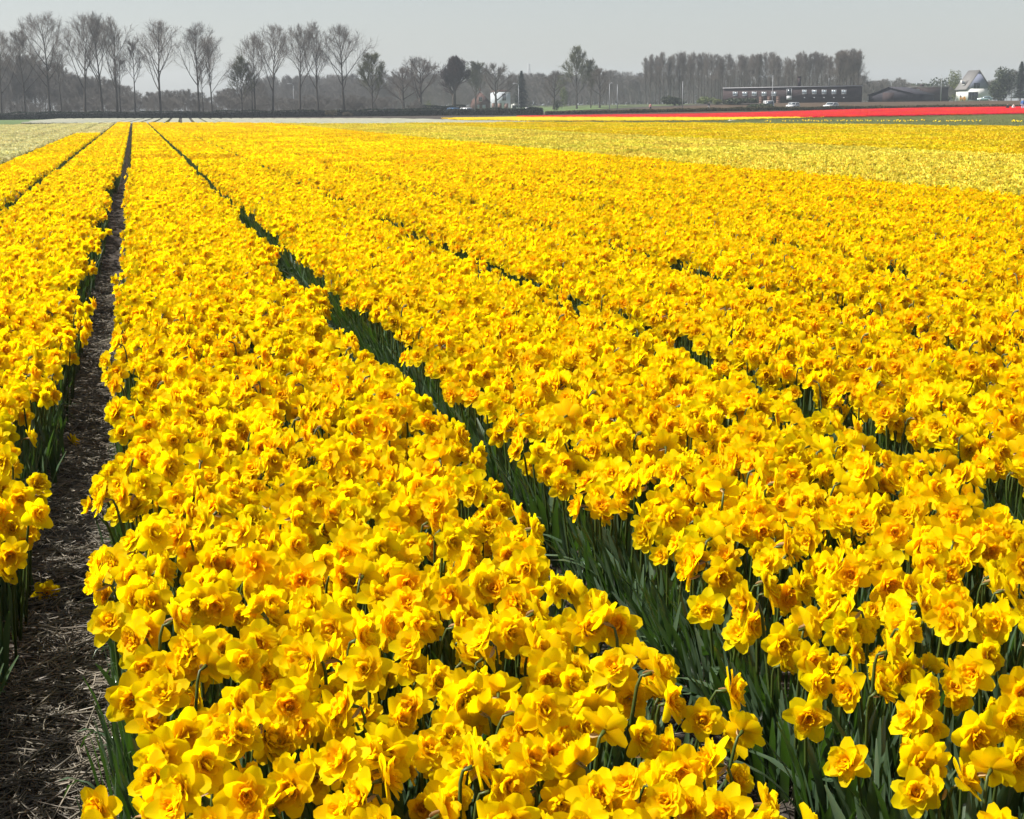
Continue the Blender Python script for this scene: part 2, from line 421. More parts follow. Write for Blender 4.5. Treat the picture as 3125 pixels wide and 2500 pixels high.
class Plant: pass
def make_plant(v):
    """one double daffodil: separate petals, ruffled centre, stem, sheath, leaves, all in plant space, facing +X"""
    g = np.random.default_rng(100 + v)
    q = Plant()
    el = 0.06 + [0.15, 0.40, 0.25, 0.60, 0.0, 0.35, 0.85, 0.22, 0.48, 0.08][v % 10] + g.normal(0, 0.05)
    H = 0.405 + 0.03 * g.standard_normal()
    H = min(max(H, 0.36), 0.46)
    d = axis_frame(el)[:, 2]
    lean = g.uniform(-0.02, 0.05)
    fc = np.array([lean + 0.045 * math.cos(el), g.uniform(-0.015, 0.015), H])
    A = axis_frame(el) @ np.array(Matrix.Rotation(g.uniform(0, 6.28), 3, 'Z'))
    half = v in (11, 13)                     # half-open bloom
    S = g.uniform(.98, 1.13) * (.82 if half else 1)
    q.petals, q.hi, q.ctr = [], MB(), MB()
    def put(mb, P, tr):
        V, F, u = P
        t = tr[0] + (tr[1] - tr[0]) * (1 - u)
        V = V @ A.T * S + fc
        mb.add(V, F, t); return V, F, t
    back = g.uniform(-0.30, 0.10)
    for i in range(6):
        P = petal(g.uniform(.045, .053), g.uniform(.034, .043), 0.14 + (.62 if half else 0) + g.normal(0, .10), back + g.normal(0, .18), g.uniform(.05, .30), g.uniform(0, .0022),
                  phi=i * math.pi / 3 + g.normal(0, .07), z0=0, ph=g.uniform(0, 6), tw=g.normal(0, .12))
        q.petals.append(put(q.hi, P, (0.0, 0.10)))
    for i in range(6):
        P = petal(g.uniform(.033, .044), g.uniform(.028, .037), 0.55 + g.normal(0, .16), g.normal(-.15, .25), g.uniform(.1, .4), g.uniform(.0005, .003),
                  phi=(i + .5) * math.pi / 3 + g.normal(0, .16), z0=.003, ph=g.uniform(0, 6), tw=g.normal(0, .2))
        q.petals.append(put(q.hi, P, (0.05, 0.35)))
    for i in range(8):
        P = petal(g.uniform(.024, .033), g.uniform(.022, .031), 0.90 + g.normal(0, .18), g.normal(-.1, .3), g.uniform(.2, .5), g.uniform(.002, .0045), nu=4, nv=4,
                  phi=i * math.pi / 4 + g.normal(0, .2), z0=.005, ph=g.uniform(0, 6), tw=g.normal(0, .25))
        put(q.ctr, P, (0.30, 0.85))
    for i in range(6):
        P = petal(g.uniform(.014, .021), g.uniform(.013, .018), 1.25 + g.normal(0, .2), g.normal(-.2, .4), g.uniform(.3, .6), g.uniform(.002, .004), nu=3, nv=3,
                  phi=i * math.pi / 3 + g.normal(0, .3), z0=.006, r0=.001, ph=g.uniform(0, 6), tw=g.normal(0, .3))
        put(q.ctr, P, (0.7, 1.0))
    p = stem_path(fc, d, H)
    q.stem = MB().tube(p, [.0046, .0045, .0042, .0036, .0030, .0034, .0050], 6, t=np.repeat(np.linspace(0, 1, 7), 6))
    # papery sheath where the stem bends
    P = petal(g.uniform(.030, .045), g.uniform(.007, .010), 0, 0.4, 1.2, .001, nu=4, nv=2, point=.8)
    B = axis_frame(g.uniform(-.6, .3), g.uniform(-.8, .8))
    q.spathe = MB().add(P[0][:, [2, 1, 0]] @ B.T + p[4] + (0, 0, .004), P[1], P[2])
    q.leaves = []
    for i in range(3):
        az = g.uniform(0, 6.28)
        q.leaves.append(leaf_blade(g.uniform(.27, .36), g.uniform(.012, .017), g.uniform(.02, .16), g.uniform(0, .35), az,
                                   (g.uniform(-.03, .03), g.uniform(-.03, .03)), twist=g.uniform(-1, 1)))
    q.el, q.H, q.fc, q.A, q.S = el, H, fc, A, S
    return q
NV = 14
PLANTS = [make_plant(v) for v in range(NV)]
def lod0_mesh(q, v):
    mb = MB()
    for src, mi in ((q.hi, 0), (q.ctr, 0), (q.stem, 1), (q.spathe, 2)):
        off = mb.n
        V, F, T = src.arrays()
        mb.V.append(V); mb.T.append(T); mb.n += len(V)
        for f in F: mb.F.append(np.asarray(f) + off); mb.MI.append(np.full(len(f), mi))
    return mb.mesh('double_daffodil_flower', [M['petal'], M['stem'], M['spathe']], True)
FLOWERS0 = hidden_collection('near_flower', [lod0_mesh(q, v) for v, q in enumerate(PLANTS)])
def lod1_mesh(v, mats, kind='double'):
    """fewer faces, for flowers beyond ten metres"""
    g = np.random.default_rng(300 + v)
    el = [0.1, 0.35, 0.2, 0.55, 0.0, 0.28, 0.8, 0.15][v % 8]
    d = axis_frame(el)[:, 2]; A = axis_frame(el) @ np.array(Matrix.Rotation(g.uniform(0, 6.28), 3, 'Z'))
    H = 0.405 + 0.02 * g.standard_normal(); fc = np.array([.05, 0, H]); mb = MB(); S = 1.03
    def put(P, tr): mb.add(P[0] @ A.T * S + fc, P[1], tr[0] + (tr[1] - tr[0]) * (1 - P[2]))
    for i in range(6):
        put(petal(g.uniform(.042, .05), .038, .15 + g.normal(0, .12), g.normal(-.1, .2), .2, 0, 2, 2, i * math.pi / 3 + g.normal(0, .08), tw=g.normal(0, .12)), (0, .1))
    if kind == 'double':
        for i in range(6):
            put(petal(g.uniform(.03, .042), .03, .6 + g.normal(0, .2), g.normal(-.1, .3), .3, 0, 2, 2, (i + .5) * math.pi / 3 + g.normal(0, .2), .003, tw=g.normal(0, .2)), (.05, .35))
        for i in range(7):
            put(petal(g.uniform(.018, .027), .022, 1.05 + g.normal(0, .2), 0, .4, 0, 2, 2, i * math.pi * 2 / 7 + g.normal(0, .2), .005, tw=g.normal(0, .3)), (.5, 1))
    else:
        for i in range(6):
            put(petal(.032, .026, 1.25 + g.normal(0, .1), -.25, .4, 0, 2, 2, i * math.pi / 3, .002, .008), (.8, 1))
    mb.tube(stem_path(fc, d, H)[[0, 2, 4, 6]], [.0045, .0042, .0035, .005], 4, mi=1, cap=False)
    return mb.mesh('daffodil_flower', mats, True)
FLOWERS1 = hidden_collection('mid_flower', [lod1_mesh(v, [M['petal'], M['stem']]) for v in range(12)])
FLOWERS1P = hidden_collection('mid_pale_flower', [lod1_mesh(v, [M['petal_pale'], M['stem']], 'trumpet') for v in range(10)])
FLOWERS1C = hidden_collection('mid_cream_flower', [lod1_mesh(v, [M['petal_cream'], M['stem']], 'trumpet') for v in range(10)])

def face_az(n, g):
    """most blooms nod towards the path side, a good part look elsewhere"""
    a = g.normal(R(-84), R(58), n)
    m = g.random(n) < 0.22
    a[m] = g.uniform(-math.pi, math.pi, m.sum())
    return a
# ------------------------------------------------------------------ far tiles: a stretch of bed, 2 m long
def lod2_flower(g, kind):
    mb = MB()
    for i in range(6):
        a = i * math.pi / 3 + g.normal(0, .1); c, s = math.cos(a), math.sin(a); L, W = g.uniform(.042, .05), .019; z = g.normal(.004, .008)
        V = [(0, 0, 0), (.028 * c + W * s, .028 * s - W * c, z + .004), (L * c, L * s, z), (.028 * c - W * s, .028 * s + W * c, z + .004)]
        mb.add(V, [(0, 1, 2, 3)], [.1, 0, 0, 0])
    r, h = (.026, .022) if kind == 'double' else (.014, .034)
    ring = [(r * math.cos(i * 1.2566 + .3) * g.uniform(.8, 1.2), r * math.sin(i * 1.2566 + .3) * g.uniform(.8, 1.2), h + g.normal(0, .004)) for i in range(5)]
    mb.add([(0, 0, h * .4)] + ring, [(0, 1 + i, 1 + (i + 1) % 5) for i in range(5)], [.6] + [.3 if kind == 'double' else .9] * 5)
    base = [(r * .5 * math.cos(i * 1.2566 + .3), r * .5 * math.sin(i * 1.2566 + .3), 0) for i in range(5)]
    mb.add(base + ring, [(i, (i + 1) % 5, 5 + (i + 1) % 5, 5 + i) for i in range(5)], [.3] * 5 + [.3 if kind == 'double' else .9] * 5)
    return mb
def tile_mesh(v, mat, kind, dens=150, hz=0.405, length=2.0, leaf=None):
    g = np.random.default_rng(500 + v)
    protos = [lod2_flower(g, kind) for _ in range(4)]
    out = MB()
    W = BEDW + 0.15
    n = int(dens * W * length)
    nx = int(round(W / .085)); ny = int(round(n / nx))
    gx, gy = np.meshgrid((np.arange(nx) + .5) / nx, (np.arange(ny) + .5) / ny)
    x = .0 + (W - .05) * (gx.ravel() + g.uniform(-.5, .5, nx * ny) / nx); y = length * (gy.ravel() + g.uniform(-.5, .5, nx * ny) / ny)
    az = face_az(len(x), g); el = g.normal(.3, .3, len(x)); z = hz + g.normal(0, .02, len(x)); S = g.uniform(.92, 1.1, len(x)) * 1.04
    pick = g.integers(0, 4, len(x))
    for j in range(4):
        V, F, T = protos[j].arrays()
        ids = np.where(pick == j)[0]
        As = np.array([axis_frame(el[i], az[i]) @ np.array(Matrix.Rotation(g.uniform(0, 6.28), 3, 'Z')) * S[i] for i in ids])
        VV = np.einsum('mij,nj->mni', As, V) + np.stack([x, y, z], -1)[ids][:, None]
        off = (np.arange(len(ids)) * len(V))[:, None, None] + out.n
        for f in F:
            out.F.append((np.asarray(f)[None] + off).reshape(-1, f.shape[1])); out.MI.append(np.zeros(len(f) * len(ids)))
        out.V.append(VV.reshape(-1, 3)); out.T.append(np.tile(T, len(ids))); out.n += VV.shape[0] * VV.shape[1]
    # leaf blades, thickest along the two edges of the bed
    nl = 420
    bx = np.where(g.random(nl) < .5, g.uniform(0, BEDW, nl), np.where(g.random(nl) < .5, g.uniform(-.02, .1, nl), g.uniform(BEDW - .1, BEDW + .04, nl)))
    by = g.uniform(0, length, nl); a = g.uniform(0, 6.28, nl); lx, ly = g.normal(0, .05, nl), g.normal(0, .05, nl); h = g.uniform(.25, .36, nl); w = g.uniform(.006, .009, nl)
    c, s = np.cos(a) * w, np.sin(a) * w; o = np.zeros(nl)
    V = np.stack([np.stack([bx - c, by - s, o], -1), np.stack([bx + c, by + s, o], -1), np.stack([bx + c * .6 + lx, by + s * .6 + ly, h], -1), np.stack([bx - c * .6 + lx, by - s * .6 + ly, h], -1)], 1)
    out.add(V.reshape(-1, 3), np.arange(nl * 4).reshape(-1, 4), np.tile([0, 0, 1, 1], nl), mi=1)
    return out.mesh('flower_bed_stretch', [mat, leaf or M['leaf']], False)
def tiles(name, mat, kind, **kw): return hidden_collection(name, [tile_mesh(v, mat, kind, **kw) for v in range(6)])
TILE_Y = tiles('far_yellow', M['petal'], 'double')
TILE_P = tiles('far_pale', M['petal_pale'], 'trumpet', dens=120)
TILE_G = tiles('far_golden', M['petal_far'], 'trumpet', dens=150)
TILE_C = tiles('far_cream', M['petal_cream'], 'trumpet', dens=100)

# ------------------------------------------------------------------ plant the beds
FAR_EDGE = np.array([(-300, 372.5), (300, 374.6), (700, 375.3), (860, 377.5), (1100, 378.4), (1240, 377), (1378, 376), (1500, 374.9), (1610, 373.0), (2156, 376.5), (2700, 382), (3125, 388), (3600, 394)])
def visible(P, margin=1.3):
    c = (P - CAM) @ RW; dep = -c[:, 2]
    return (dep > 1.0) & (np.abs(c[:, 0]) < dep * (CX / FPX) + margin)
def before_edge(P):
    px, py, dep = project(P)
    return py > np.interp(px, FAR_EDGE[:, 0], FAR_EDGE[:, 1])
NEAR, MID = 10.0, 34.0
near, midY, midP, midC = [], [], [], []
tl = {'Y': [], 'P': [], 'G': [], 'C': []}
gb = np.random.default_rng(21)
def variety(k, y):
    if k <= -3: return 'C'
    if k == -2: return 'Y' if y < 88 else 'C'
    if k <= 7: return 'Y'
    if k <= 13: return 'P'
    return 'G'
for k in range(-14, 60):
    x0 = BED0 + PITCH * k
    # single flowers up to MID
    W = BEDW + 0.05
    nx = int(round(W / 0.067)); cell = W / nx
    nyr = int((MID - 1.0) / cell)
    gx, gy = np.meshgrid(np.arange(nx), np.arange(nyr))
    x = (gx.ravel() + .5 + gb.uniform(-.55, .55, gx.size)) * cell
    y = 1.0 + (gy.ravel() + .5 + gb.uniform(-.55, .55, gx.size)) * cell
    edge = 0.22 * (noise2(y * 1.7 + 13 * k, np.full_like(y, 3.1)) - .5)
    edge_r = 0.22 * (noise2(y * 1.7 + 29 * k, np.full_like(y, 9.1)) - .5)
    keep = (x > edge - .02) & (x < W + edge_r)
    thin = noise2((x + x0) * 3.1, y * 3.1) * .6 + noise2((x + x0) * 7.3, y * 7.3) * .4
    keep &= gb.random(x.size) < np.clip(1.38 - 1.2 * np.clip(thin - .48, 0, 1) * 2.2, .2, 1)
    P = np.stack([x + x0 - .02, y, np.full_like(x, .012)], -1)
    # the corner of the second bed is thinly in flower
    px, py, dep = project(P + (0, 0, .42))
    if k == 1: keep &= ~((gb.random(x.size) < .42) & (y < 4.2 - .8 * (P[:, 0] - 1.5)))
    if k == -1: keep &= x < W - .10 + edge_r
    keep &= visible(P)
    P = P[keep]
    var = variety(k, 0)
    yy = P[:, 1]
    if var == 'Y':
        near.append(P[yy < NEAR]); midY.append(P[yy >= NEAR])
    elif var == 'P': midP.append(P)
    elif var == 'C': midC.append(P)
    # stretches of bed beyond
    ty = np.arange(MID, 260, 2.0)
    for y in ty:
        c = np.array([[x0 + BEDW / 2, y + 1.0, .42]])
        if visible(c, 2.5)[0] and (before_edge(c)[0] if k > -2 else y < 156 + 1.5 * (k + 2)):
            tl[variety(k, y)].append((x0, y))
near = np.concatenate(near); midY = np.concatenate(midY); midP = np.concatenate(midP); midC = np.concatenate(midC)

def inst_attrs(P, nvar, g):
    n = len(P)
    u = (P[:, 0] + .02 - BED0) % PITCH
    lean_l = np.clip((.12 - u) / .12, 0, 1); lean_r = np.clip((u - (BEDW - .05)) / .2, 0, 1)
    az = face_az(n, g)
    rot = np.stack([g.normal(0, .05, n), g.normal(0.03, .05, n) - .10 * lean_l + .12 * lean_r, np.zeros(n)], -1)
    # lean first in world, then turn: store as euler XYZ applied X, Y, Z; the turn comes first so build from matrices
    eul = np.empty((n, 3))
    for i in range(n):
        m = Matrix.Rotation(rot[i, 1], 3, 'Y') @ Matrix.Rotation(rot[i, 0], 3, 'X') @ Matrix.Rotation(az[i], 3, 'Z')
        eul[i] = m.to_euler()
    big = 0.035 * (noise2(P[:, 0] * .8, P[:, 1] * .8) - .5) / .4
    s = np.clip(g.normal(1.0, .055, n) + big, .8, 1.18)
    scl = np.stack([s, s, s], -1)
    return eul, scl, g.integers(0, nvar, n)
gi_ = np.random.default_rng(5)
# the 300 nearest blooms in the picture are plants of their own
eul, scl, idx = inst_attrs(near, NV, gi_)
head = np.array([np.array(PLANTS[i].fc) for i in idx])
px, py, dep = project(near + (0, 0, .41))
inframe = (px > -40) & (px < 3165) & (py < 2540)
order = np.argsort(np.where(inframe, dep, 1e9))
solo = np.zeros(len(near), bool); solo[order[:300]] = True
rest = ~solo
LBL_Y = 'deep yellow double daffodils in full bloom filling the long beds'
scatter('daffodils_near', FLOWERS0, near[rest], eul[rest], scl[rest], idx[rest], LBL_Y, 'daffodils')
e, s_, i_ = inst_attrs(midY, 12, gi_); scatter('daffodils_middle', FLOWERS1, midY, e, s_, i_, 'deep yellow double daffodils further along the long beds', 'daffodils')
e, s_, i_ = inst_attrs(midP, 10, gi_); scatter('pale_daffodils_middle', FLOWERS1P, midP, e, s_, i_, 'pale lemon yellow daffodils in the band beside the deep yellow beds', 'daffodils')
e, s_, i_ = inst_attrs(midC, 10, gi_); scatter('cream_daffodils_middle', FLOWERS1C, midC, e, s_, i_, 'cream daffodils with yellow centres in the beds left of the furrows', 'daffodils')
def tile_scatter(name, coll, rows, label):
    rows = np.array(rows); n = len(rows); g = np.random.default_rng(len(name))
    P = np.stack([rows[:, 0], rows[:, 1], np.full(n, .012)], -1)
    mir = g.random(n) < .5                   # mirrored along the row
    P[:, 1] += np.where(mir, 2.0, 0)
    scl = np.stack([np.ones(n), np.where(mir, -1.0, 1.0), g.uniform(.97, 1.03, n)], -1)
    scatter(name, coll, P, np.zeros((n, 3)), scl, g.integers(0, 6, n), label, 'daffodils')
tile_scatter('daffodils_far', TILE_Y, tl['Y'], 'deep yellow daffodil beds running on to the white plots')
tile_scatter('pale_daffodils_far', TILE_P, tl['P'], 'pale lemon daffodil beds narrowing into the distance')
tile_scatter('golden_daffodils_far', TILE_G, tl['G'], 'smooth golden yellow daffodil plot in front of the green tulip strip')
tile_scatter('cream_daffodils_far', TILE_C, tl['C'], 'cream daffodil beds running on towards the grass field')

# leaves between and beside the flowers
def leaf_clump(v, edge):
    g = np.random.default_rng(700 + v + 50 * edge); mb = MB()
    for i in range(7 if edge else 5):
        az = g.normal(0, .7) if edge else g.uniform(0, 6.28)
        bent = g.random() < (.09 if edge else .02)
        P = leaf_blade(g.uniform(.24, .35), g.uniform(.011, .018), g.uniform(.03, .30) if edge else g.uniform(.0, .2), g.uniform(1.4, 2.3) if bent else g.uniform(0, .4), az,
                       (g.uniform(-.05, .05), g.uniform(-.05, .05)), nu=9 if bent else 5, twist=g.uniform(-1.2, 1.2))
        mb.add(*P)
    return mb.mesh('leaf_clump', [M['leaf']], True)
CL_IN = hidden_collection('inner_leaves', [leaf_clump(v, 0) for v in range(8)])
CL_ED = hidden_collection('edge_leaves', [leaf_clump(v, 1) for v in range(10)])
Pin, Ped, azed, upr = [], [], [], []
gl = np.random.default_rng(31)
for k in range(-3, 9):
    x0 = BED0 + PITCH * k
    for (ya, yb, dn) in ((1.0, 10, 95), (10, 22, 45)):
        n = int(dn * BEDW * (yb - ya)); Pin.append(np.stack([x0 + gl.uniform(.02, BEDW - .02, n), gl.uniform(ya, yb, n), np.full(n, .01)], -1))
    for side in (0, 1):
        for (ya, yb, dn) in ((1.0, 12, 24), (12, 34, 18)):
            n = int(dn * (yb - ya))
            xx = (x0 + gl.uniform(-.03, .12, n)) if side == 0 else (x0 + BEDW + gl.uniform(-.12, .03, n) - (.10 if k == -1 else 0))
            Ped.append(np.stack([xx, gl.uniform(ya, yb, n), np.full(n, .01)], -1))
            azed.append(gl.normal(math.pi if side == 0 else 0.0, .6, n)); upr.append(np.full(n, .55 if (k, side) in ((-1, 1), (0, 0)) else 1.35 if side == 0 else .8))
Pin = np.concatenate(Pin); Ped = np.concatenate(Ped); azed = np.concatenate(azed); upr = np.concatenate(upr)
v_ = visible(Pin); Pin = Pin[v_]; v_ = visible(Ped); Ped, azed, upr = Ped[v_], azed[v_], upr[v_]
z_ = lambda n: np.zeros(n)
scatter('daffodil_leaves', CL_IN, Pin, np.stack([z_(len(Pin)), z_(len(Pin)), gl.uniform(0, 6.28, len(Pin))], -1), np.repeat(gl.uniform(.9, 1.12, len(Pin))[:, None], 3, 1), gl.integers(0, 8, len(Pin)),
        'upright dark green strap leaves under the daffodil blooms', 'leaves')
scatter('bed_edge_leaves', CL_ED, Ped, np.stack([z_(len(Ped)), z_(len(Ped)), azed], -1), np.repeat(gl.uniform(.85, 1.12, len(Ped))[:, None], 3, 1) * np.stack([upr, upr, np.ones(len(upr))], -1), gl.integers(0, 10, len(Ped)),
        'glossy green strap leaves leaning out over the furrows', 'leaves')

# straw and plant litter in the furrows
def straw_mesh(v):
    g = np.random.default_rng(900 + v); mb = MB()
    for i in range(16):
        L = g.uniform(.04, .17); a = g.uniform(0, 6.28); c0 = g.uniform(-.09, .09, 2); w = g.uniform(.0012, .0028); z0, z1 = g.uniform(.004, .022, 2); bend = g.normal(0, .012)
        d = np.array([math.cos(a), math.sin(a)]); nrm = np.array([-d[1], d[0]])
        pts = [np.append(c0 + d * L * (t - .5) + nrm * bend * (1 - (2 * t - 1) ** 2), z0 + (z1 - z0) * t) for t in (0, .5, 1)]
        mb.tube(pts, w, 3, t=g.random(), cap=False)
    return mb.mesh('straw', [M['straw']], False)
STRAW = hidden_collection('straw', [straw_mesh(v) for v in range(8)])
sp = []
for k, dn in ((-1, 60), (0, 420), (1, 90), (2, 60)):
    xa, xb = BED0 + BEDW + PITCH * (k - 1) - .06, BED0 + PITCH * k + .06
    n = int(dn * (xb - xa) * 15); sp.append(np.stack([gl.uniform(xa, xb, n), 1 + 15 * gl.random(n) ** 1.3, np.full(n, .03)], -1))
sp = np.concatenate(sp); sp = sp[visible(sp)]
scatter('furrow_straw', STRAW, sp, np.stack([gl.normal(0, .15, len(sp)), gl.normal(0, .15, len(sp)), gl.uniform(0, 6.28, len(sp))], -1), np.repeat(gl.uniform(.8, 1.3, len(sp))[:, None], 3, 1), gl.integers(0, 8, len(sp)),
        'grey brown straw mulch lying in the furrows', 'straw')

# ------------------------------------------------------------------ the single plants
PM = []
for q in PLANTS:
    d = {'petal': [make_mesh('petal', V, F, T, M['petal'], True) for V, F, T in q.petals],
         'center': q.ctr.mesh('ruffled_center', [M['petal']], True), 'stem': q.stem.mesh('stem', [M['stem']], True),
         'spathe': q.spathe.mesh('papery_sheath', [M['spathe']], True),
         'leaf': [make_mesh('leaf', V, F, T, M['leaf'], True) for V, F, T in q.leaves]}
    PM.append(d)
LBL_1 = 'deep yellow double daffodil with orange ruffled centre standing at the near end of the beds'
def plant(P, eu, sc, v, label, group, leaves=True):
    o = thing('daffodil', label, 'daffodil', P, 0, group)
    o.rotation_euler = eu; o.scale = (sc, sc, sc)
    for me in PM[v]['petal']: link('petal', me, o)
    c = link('ruffled_center', PM[v]['center'], o)
    link('stem', PM[v]['stem'], o); link('papery_sheath', PM[v]['spathe'], o)
    if leaves:
        for me in PM[v]['leaf']: link('leaf', me, o)
    return o
for i in np.where(solo)[0]:
    plant(near[i], eul[i], scl[i, 0], int(idx[i]), LBL_1, 'daffodils at the near end of the beds')
# blooms that have dropped onto the straw, and one leaning right out over the furrow
for (qx, qy, v, az, lab) in ((142, 1838, 2, -1.2, 'yellow daffodil bloom lying on the straw of the left furrow, short withered stem'),
                             (222, 1372, 5, .4, 'yellow daffodil bloom fallen onto the straw further up the left furrow')):
    p = on_ground(qx, qy, .05)
    o = thing('fallen_bloom', lab, 'flower', (p[0], p[1], .045), az)
    for me in PM[v]['petal']:
        c = link('petal', me, o); c.location = (-PLANTS[v].fc[0], -PLANTS[v].fc[1], -PLANTS[v].fc[2] + .02)
    c = link('ruffled_center', PM[v]['center'], o); c.location = (-PLANTS[v].fc[0], -PLANTS[v].fc[1], -PLANTS[v].fc[2] + .02)
    st = MB().tube([(-.006, 0, .02), (-.03, .004, .012), (-.07, .012, -.012), (-.10, .03, -.02)], [.005, .0035, .004, .0045], 6)
    link('stem', st.mesh('stem', [M['stem']], True), o)
p = on_ground(300, 1508, .40)
o = plant((-0.05, float(p[1]), .012), Matrix.Rotation(-.30, 3, 'Y').to_euler(), 1.0, 0, 'single yellow daffodil leaning far out over the left furrow on its own', None)
o.rotation_euler = (Matrix.Rotation(-.30, 3, 'Y') @ Matrix.Rotation(R(-70), 3, 'Z')).to_euler()
# ------------------------------------------------------------------ tulip and hyacinth plots
def tulip_tile(v, cup_mat, n_cup, n_leaf, h=0.42, size=2.0, cup=0.035):
    g = np.random.default_rng(1200 + v); mb = MB()
    for i in range(n_leaf):
        x, y = g.uniform(0, size, 2); a = g.uniform(0, 6.28); w = g.uniform(.014, .028); hh = h * g.uniform(.45, .85); lx, ly = g.normal(0, .07, 2)
        c, s = math.cos(a) * w, math.sin(a) * w
        mb.add([(x - c, y - s, 0), (x + c, y + s, 0), (x + lx, y + ly, hh)], [(0, 1, 2)], [0, 0, 1], mi=1)
    for i in range(n_cup):
        x, y = g.uniform(0, size, 2); z = h * g.uniform(.82, 1.08); r = cup * g.uniform(.85, 1.2); a0 = g.uniform(0, 6)
        q = [(math.cos(a0 + j * 1.5708), math.sin(a0 + j * 1.5708)) for j in range(4)]
        V = [(x, y, z - r)] + [(x + r * c, y + r * s, z + .2 * r) for c, s in q] + [(x + .75 * r * c, y + .75 * r * s, z + 1.5 * r) for c, s in q]
        mb.add(V, [(0, 1 + j, 1 + (j + 1) % 4) for j in range(4)], 0.2)
        b = mb.n - 9
        mb.F.append(np.array([(b + 1 + j, b + 1 + (j + 1) % 4, b + 5 + (j + 1) % 4, b + 5 + j) for j in range(4)])); mb.MI.append(np.zeros(4))
        mb.F.append(np.array([(b + 5, b + 6, b + 7, b + 8)])); mb.MI.append(np.zeros(1))
    return mb.mesh('tulip_stretch', [cup_mat, M['tulip_leaf']], False)
def hyacinth_tile(v):
    g = np.random.default_rng(1300 + v); mb = MB()
    for i in range(300):
        x, y = g.uniform(.05, BEDW - .1), g.uniform(0, 2); r = g.uniform(.03, .042); z0, z1 = g.uniform(.07, .1), g.uniform(.22, .30)
        q = [(math.cos(j * 1.2566 + i), math.sin(j * 1.2566 + i)) for j in range(5)]
        V = [(x + r * .8 * c, y + r * .8 * s, z0) for c, s in q] + [(x + r * c, y + r * s, (z0 + z1) / 2) for c, s in q] + [(x, y, z1)]
        mb.add(V, [(j, (j + 1) % 5, 5 + (j + 1) % 5, 5 + j) for j in range(5)], g.random())
        b = mb.n - 11
        mb.F.append(np.array([(b + 5 + j, b + 5 + (j + 1) % 5, b + 10) for j in range(5)])); mb.MI.append(np.zeros(5))
    for i in range(260):
        x, y = g.uniform(.0, BEDW - .05), g.uniform(0, 2); a = g.uniform(0, 6.28); w = .012; c, s = math.cos(a) * w, math.sin(a) * w
        mb.add([(x - c, y - s, 0), (x + c, y + s, 0), (x + g.normal(0, .06), y + g.normal(0, .06), g.uniform(.12, .2))], [(0, 1, 2)], 0.5, mi=1)
    return mb.mesh('hyacinth_stretch', [M['hyacinth'], M['tulip_leaf']], False)
def fill(name, pix, coll, nvar, h, label, cat, size=2.0, keep=1.0):
    poly = np.array([on_ground(px, py, h)[:2] for px, py in pix])
    lo, hi = poly.min(0), poly.max(0)
    gx, gy = np.meshgrid(np.arange(lo[0], hi[0], size), np.arange(lo[1], hi[1], size))
    P = np.stack([gx.ravel(), gy.ravel()], -1); P = P[in_poly(P + size / 2, poly)]
    g = np.random.default_rng(len(name)); P = P[g.random(len(P)) < keep]
    n = len(P); P3 = np.stack([P[:, 0], P[:, 1], terrain(P[:, 0] + size / 2, P[:, 1] + size / 2) + .01], -1)
    turn = g.random(n) < .5
    P3[turn, :2] += size
    rot = np.stack([np.zeros(n), np.zeros(n), np.where(turn, math.pi, 0)], -1)
    return scatter(name, coll, P3, rot, np.ones((n, 3)), g.integers(0, nvar, n), label, cat)
T_RED = hidden_collection('red_tulips', [tulip_tile(v, M['tulip_red'], 330, 160) for v in range(4)])
T_YEL = hidden_collection('yellow_tulips', [tulip_tile(v + 4, M['tulip_yellow'], 170, 330, .36) for v in range(4)])
T_GRN = hidden_collection('green_tulips', [tulip_tile(v + 8, M['tulip_yellow'], 0, 520, .34) for v in range(4)])
T_SPR = hidden_collection('sparse_tulips', [tulip_tile(v + 12, M['tulip_yellow'], 8, 420, .38, cup=.045) for v in range(4)])
HYA = hidden_collection('white_hyacinths', [hyacinth_tile(v) for v in range(5)])
fill('red_tulips', [(1600, 354.8), (1800, 352), (2156, 347.5), (2450, 339.5), (2700, 332.5), (3125, 326.5), (3300, 325), (3300, 342), (3125, 345), (2700, 353), (2450, 357), (2156, 358), (1600, 356.8)],
     T_RED, 4, .42, 'bright red tulip plot stretching below the brown bank', 'tulips')
fill('yellow_tulips', [(1370, 360.5), (1600, 357.6), (2156, 358.8), (2520, 357.3), (2330, 361.5), (2156, 366), (1900, 367.5), (1600, 367.5), (1400, 365)],
     T_YEL, 4, .36, 'yellow tulip strip in front of the red tulips', 'tulips')
fill('green_tulips', [(1380, 365.5), (1600, 368), (1900, 368), (2156, 366.5), (2330, 362), (2530, 357.8), (2700, 353.5), (3125, 345.5), (3300, 343), (3300, 384), (3125, 381), (2700, 377), (2156, 373.5), (1600, 371.5)],
     T_GRN, 4, .3, 'green strip of tulips still in leaf between red tulips and golden daffodils', 'tulips')
fill('first_yellow_tulips', [(2330, 368.5), (2600, 368.2), (3125, 368.5), (3300, 368.5), (3300, 371.5), (3125, 371.2), (2600, 370.5), (2330, 370)],
     T_SPR, 4, .38, 'thin line of scattered yellow tulips opening within the green strip', 'tulips', keep=.7)
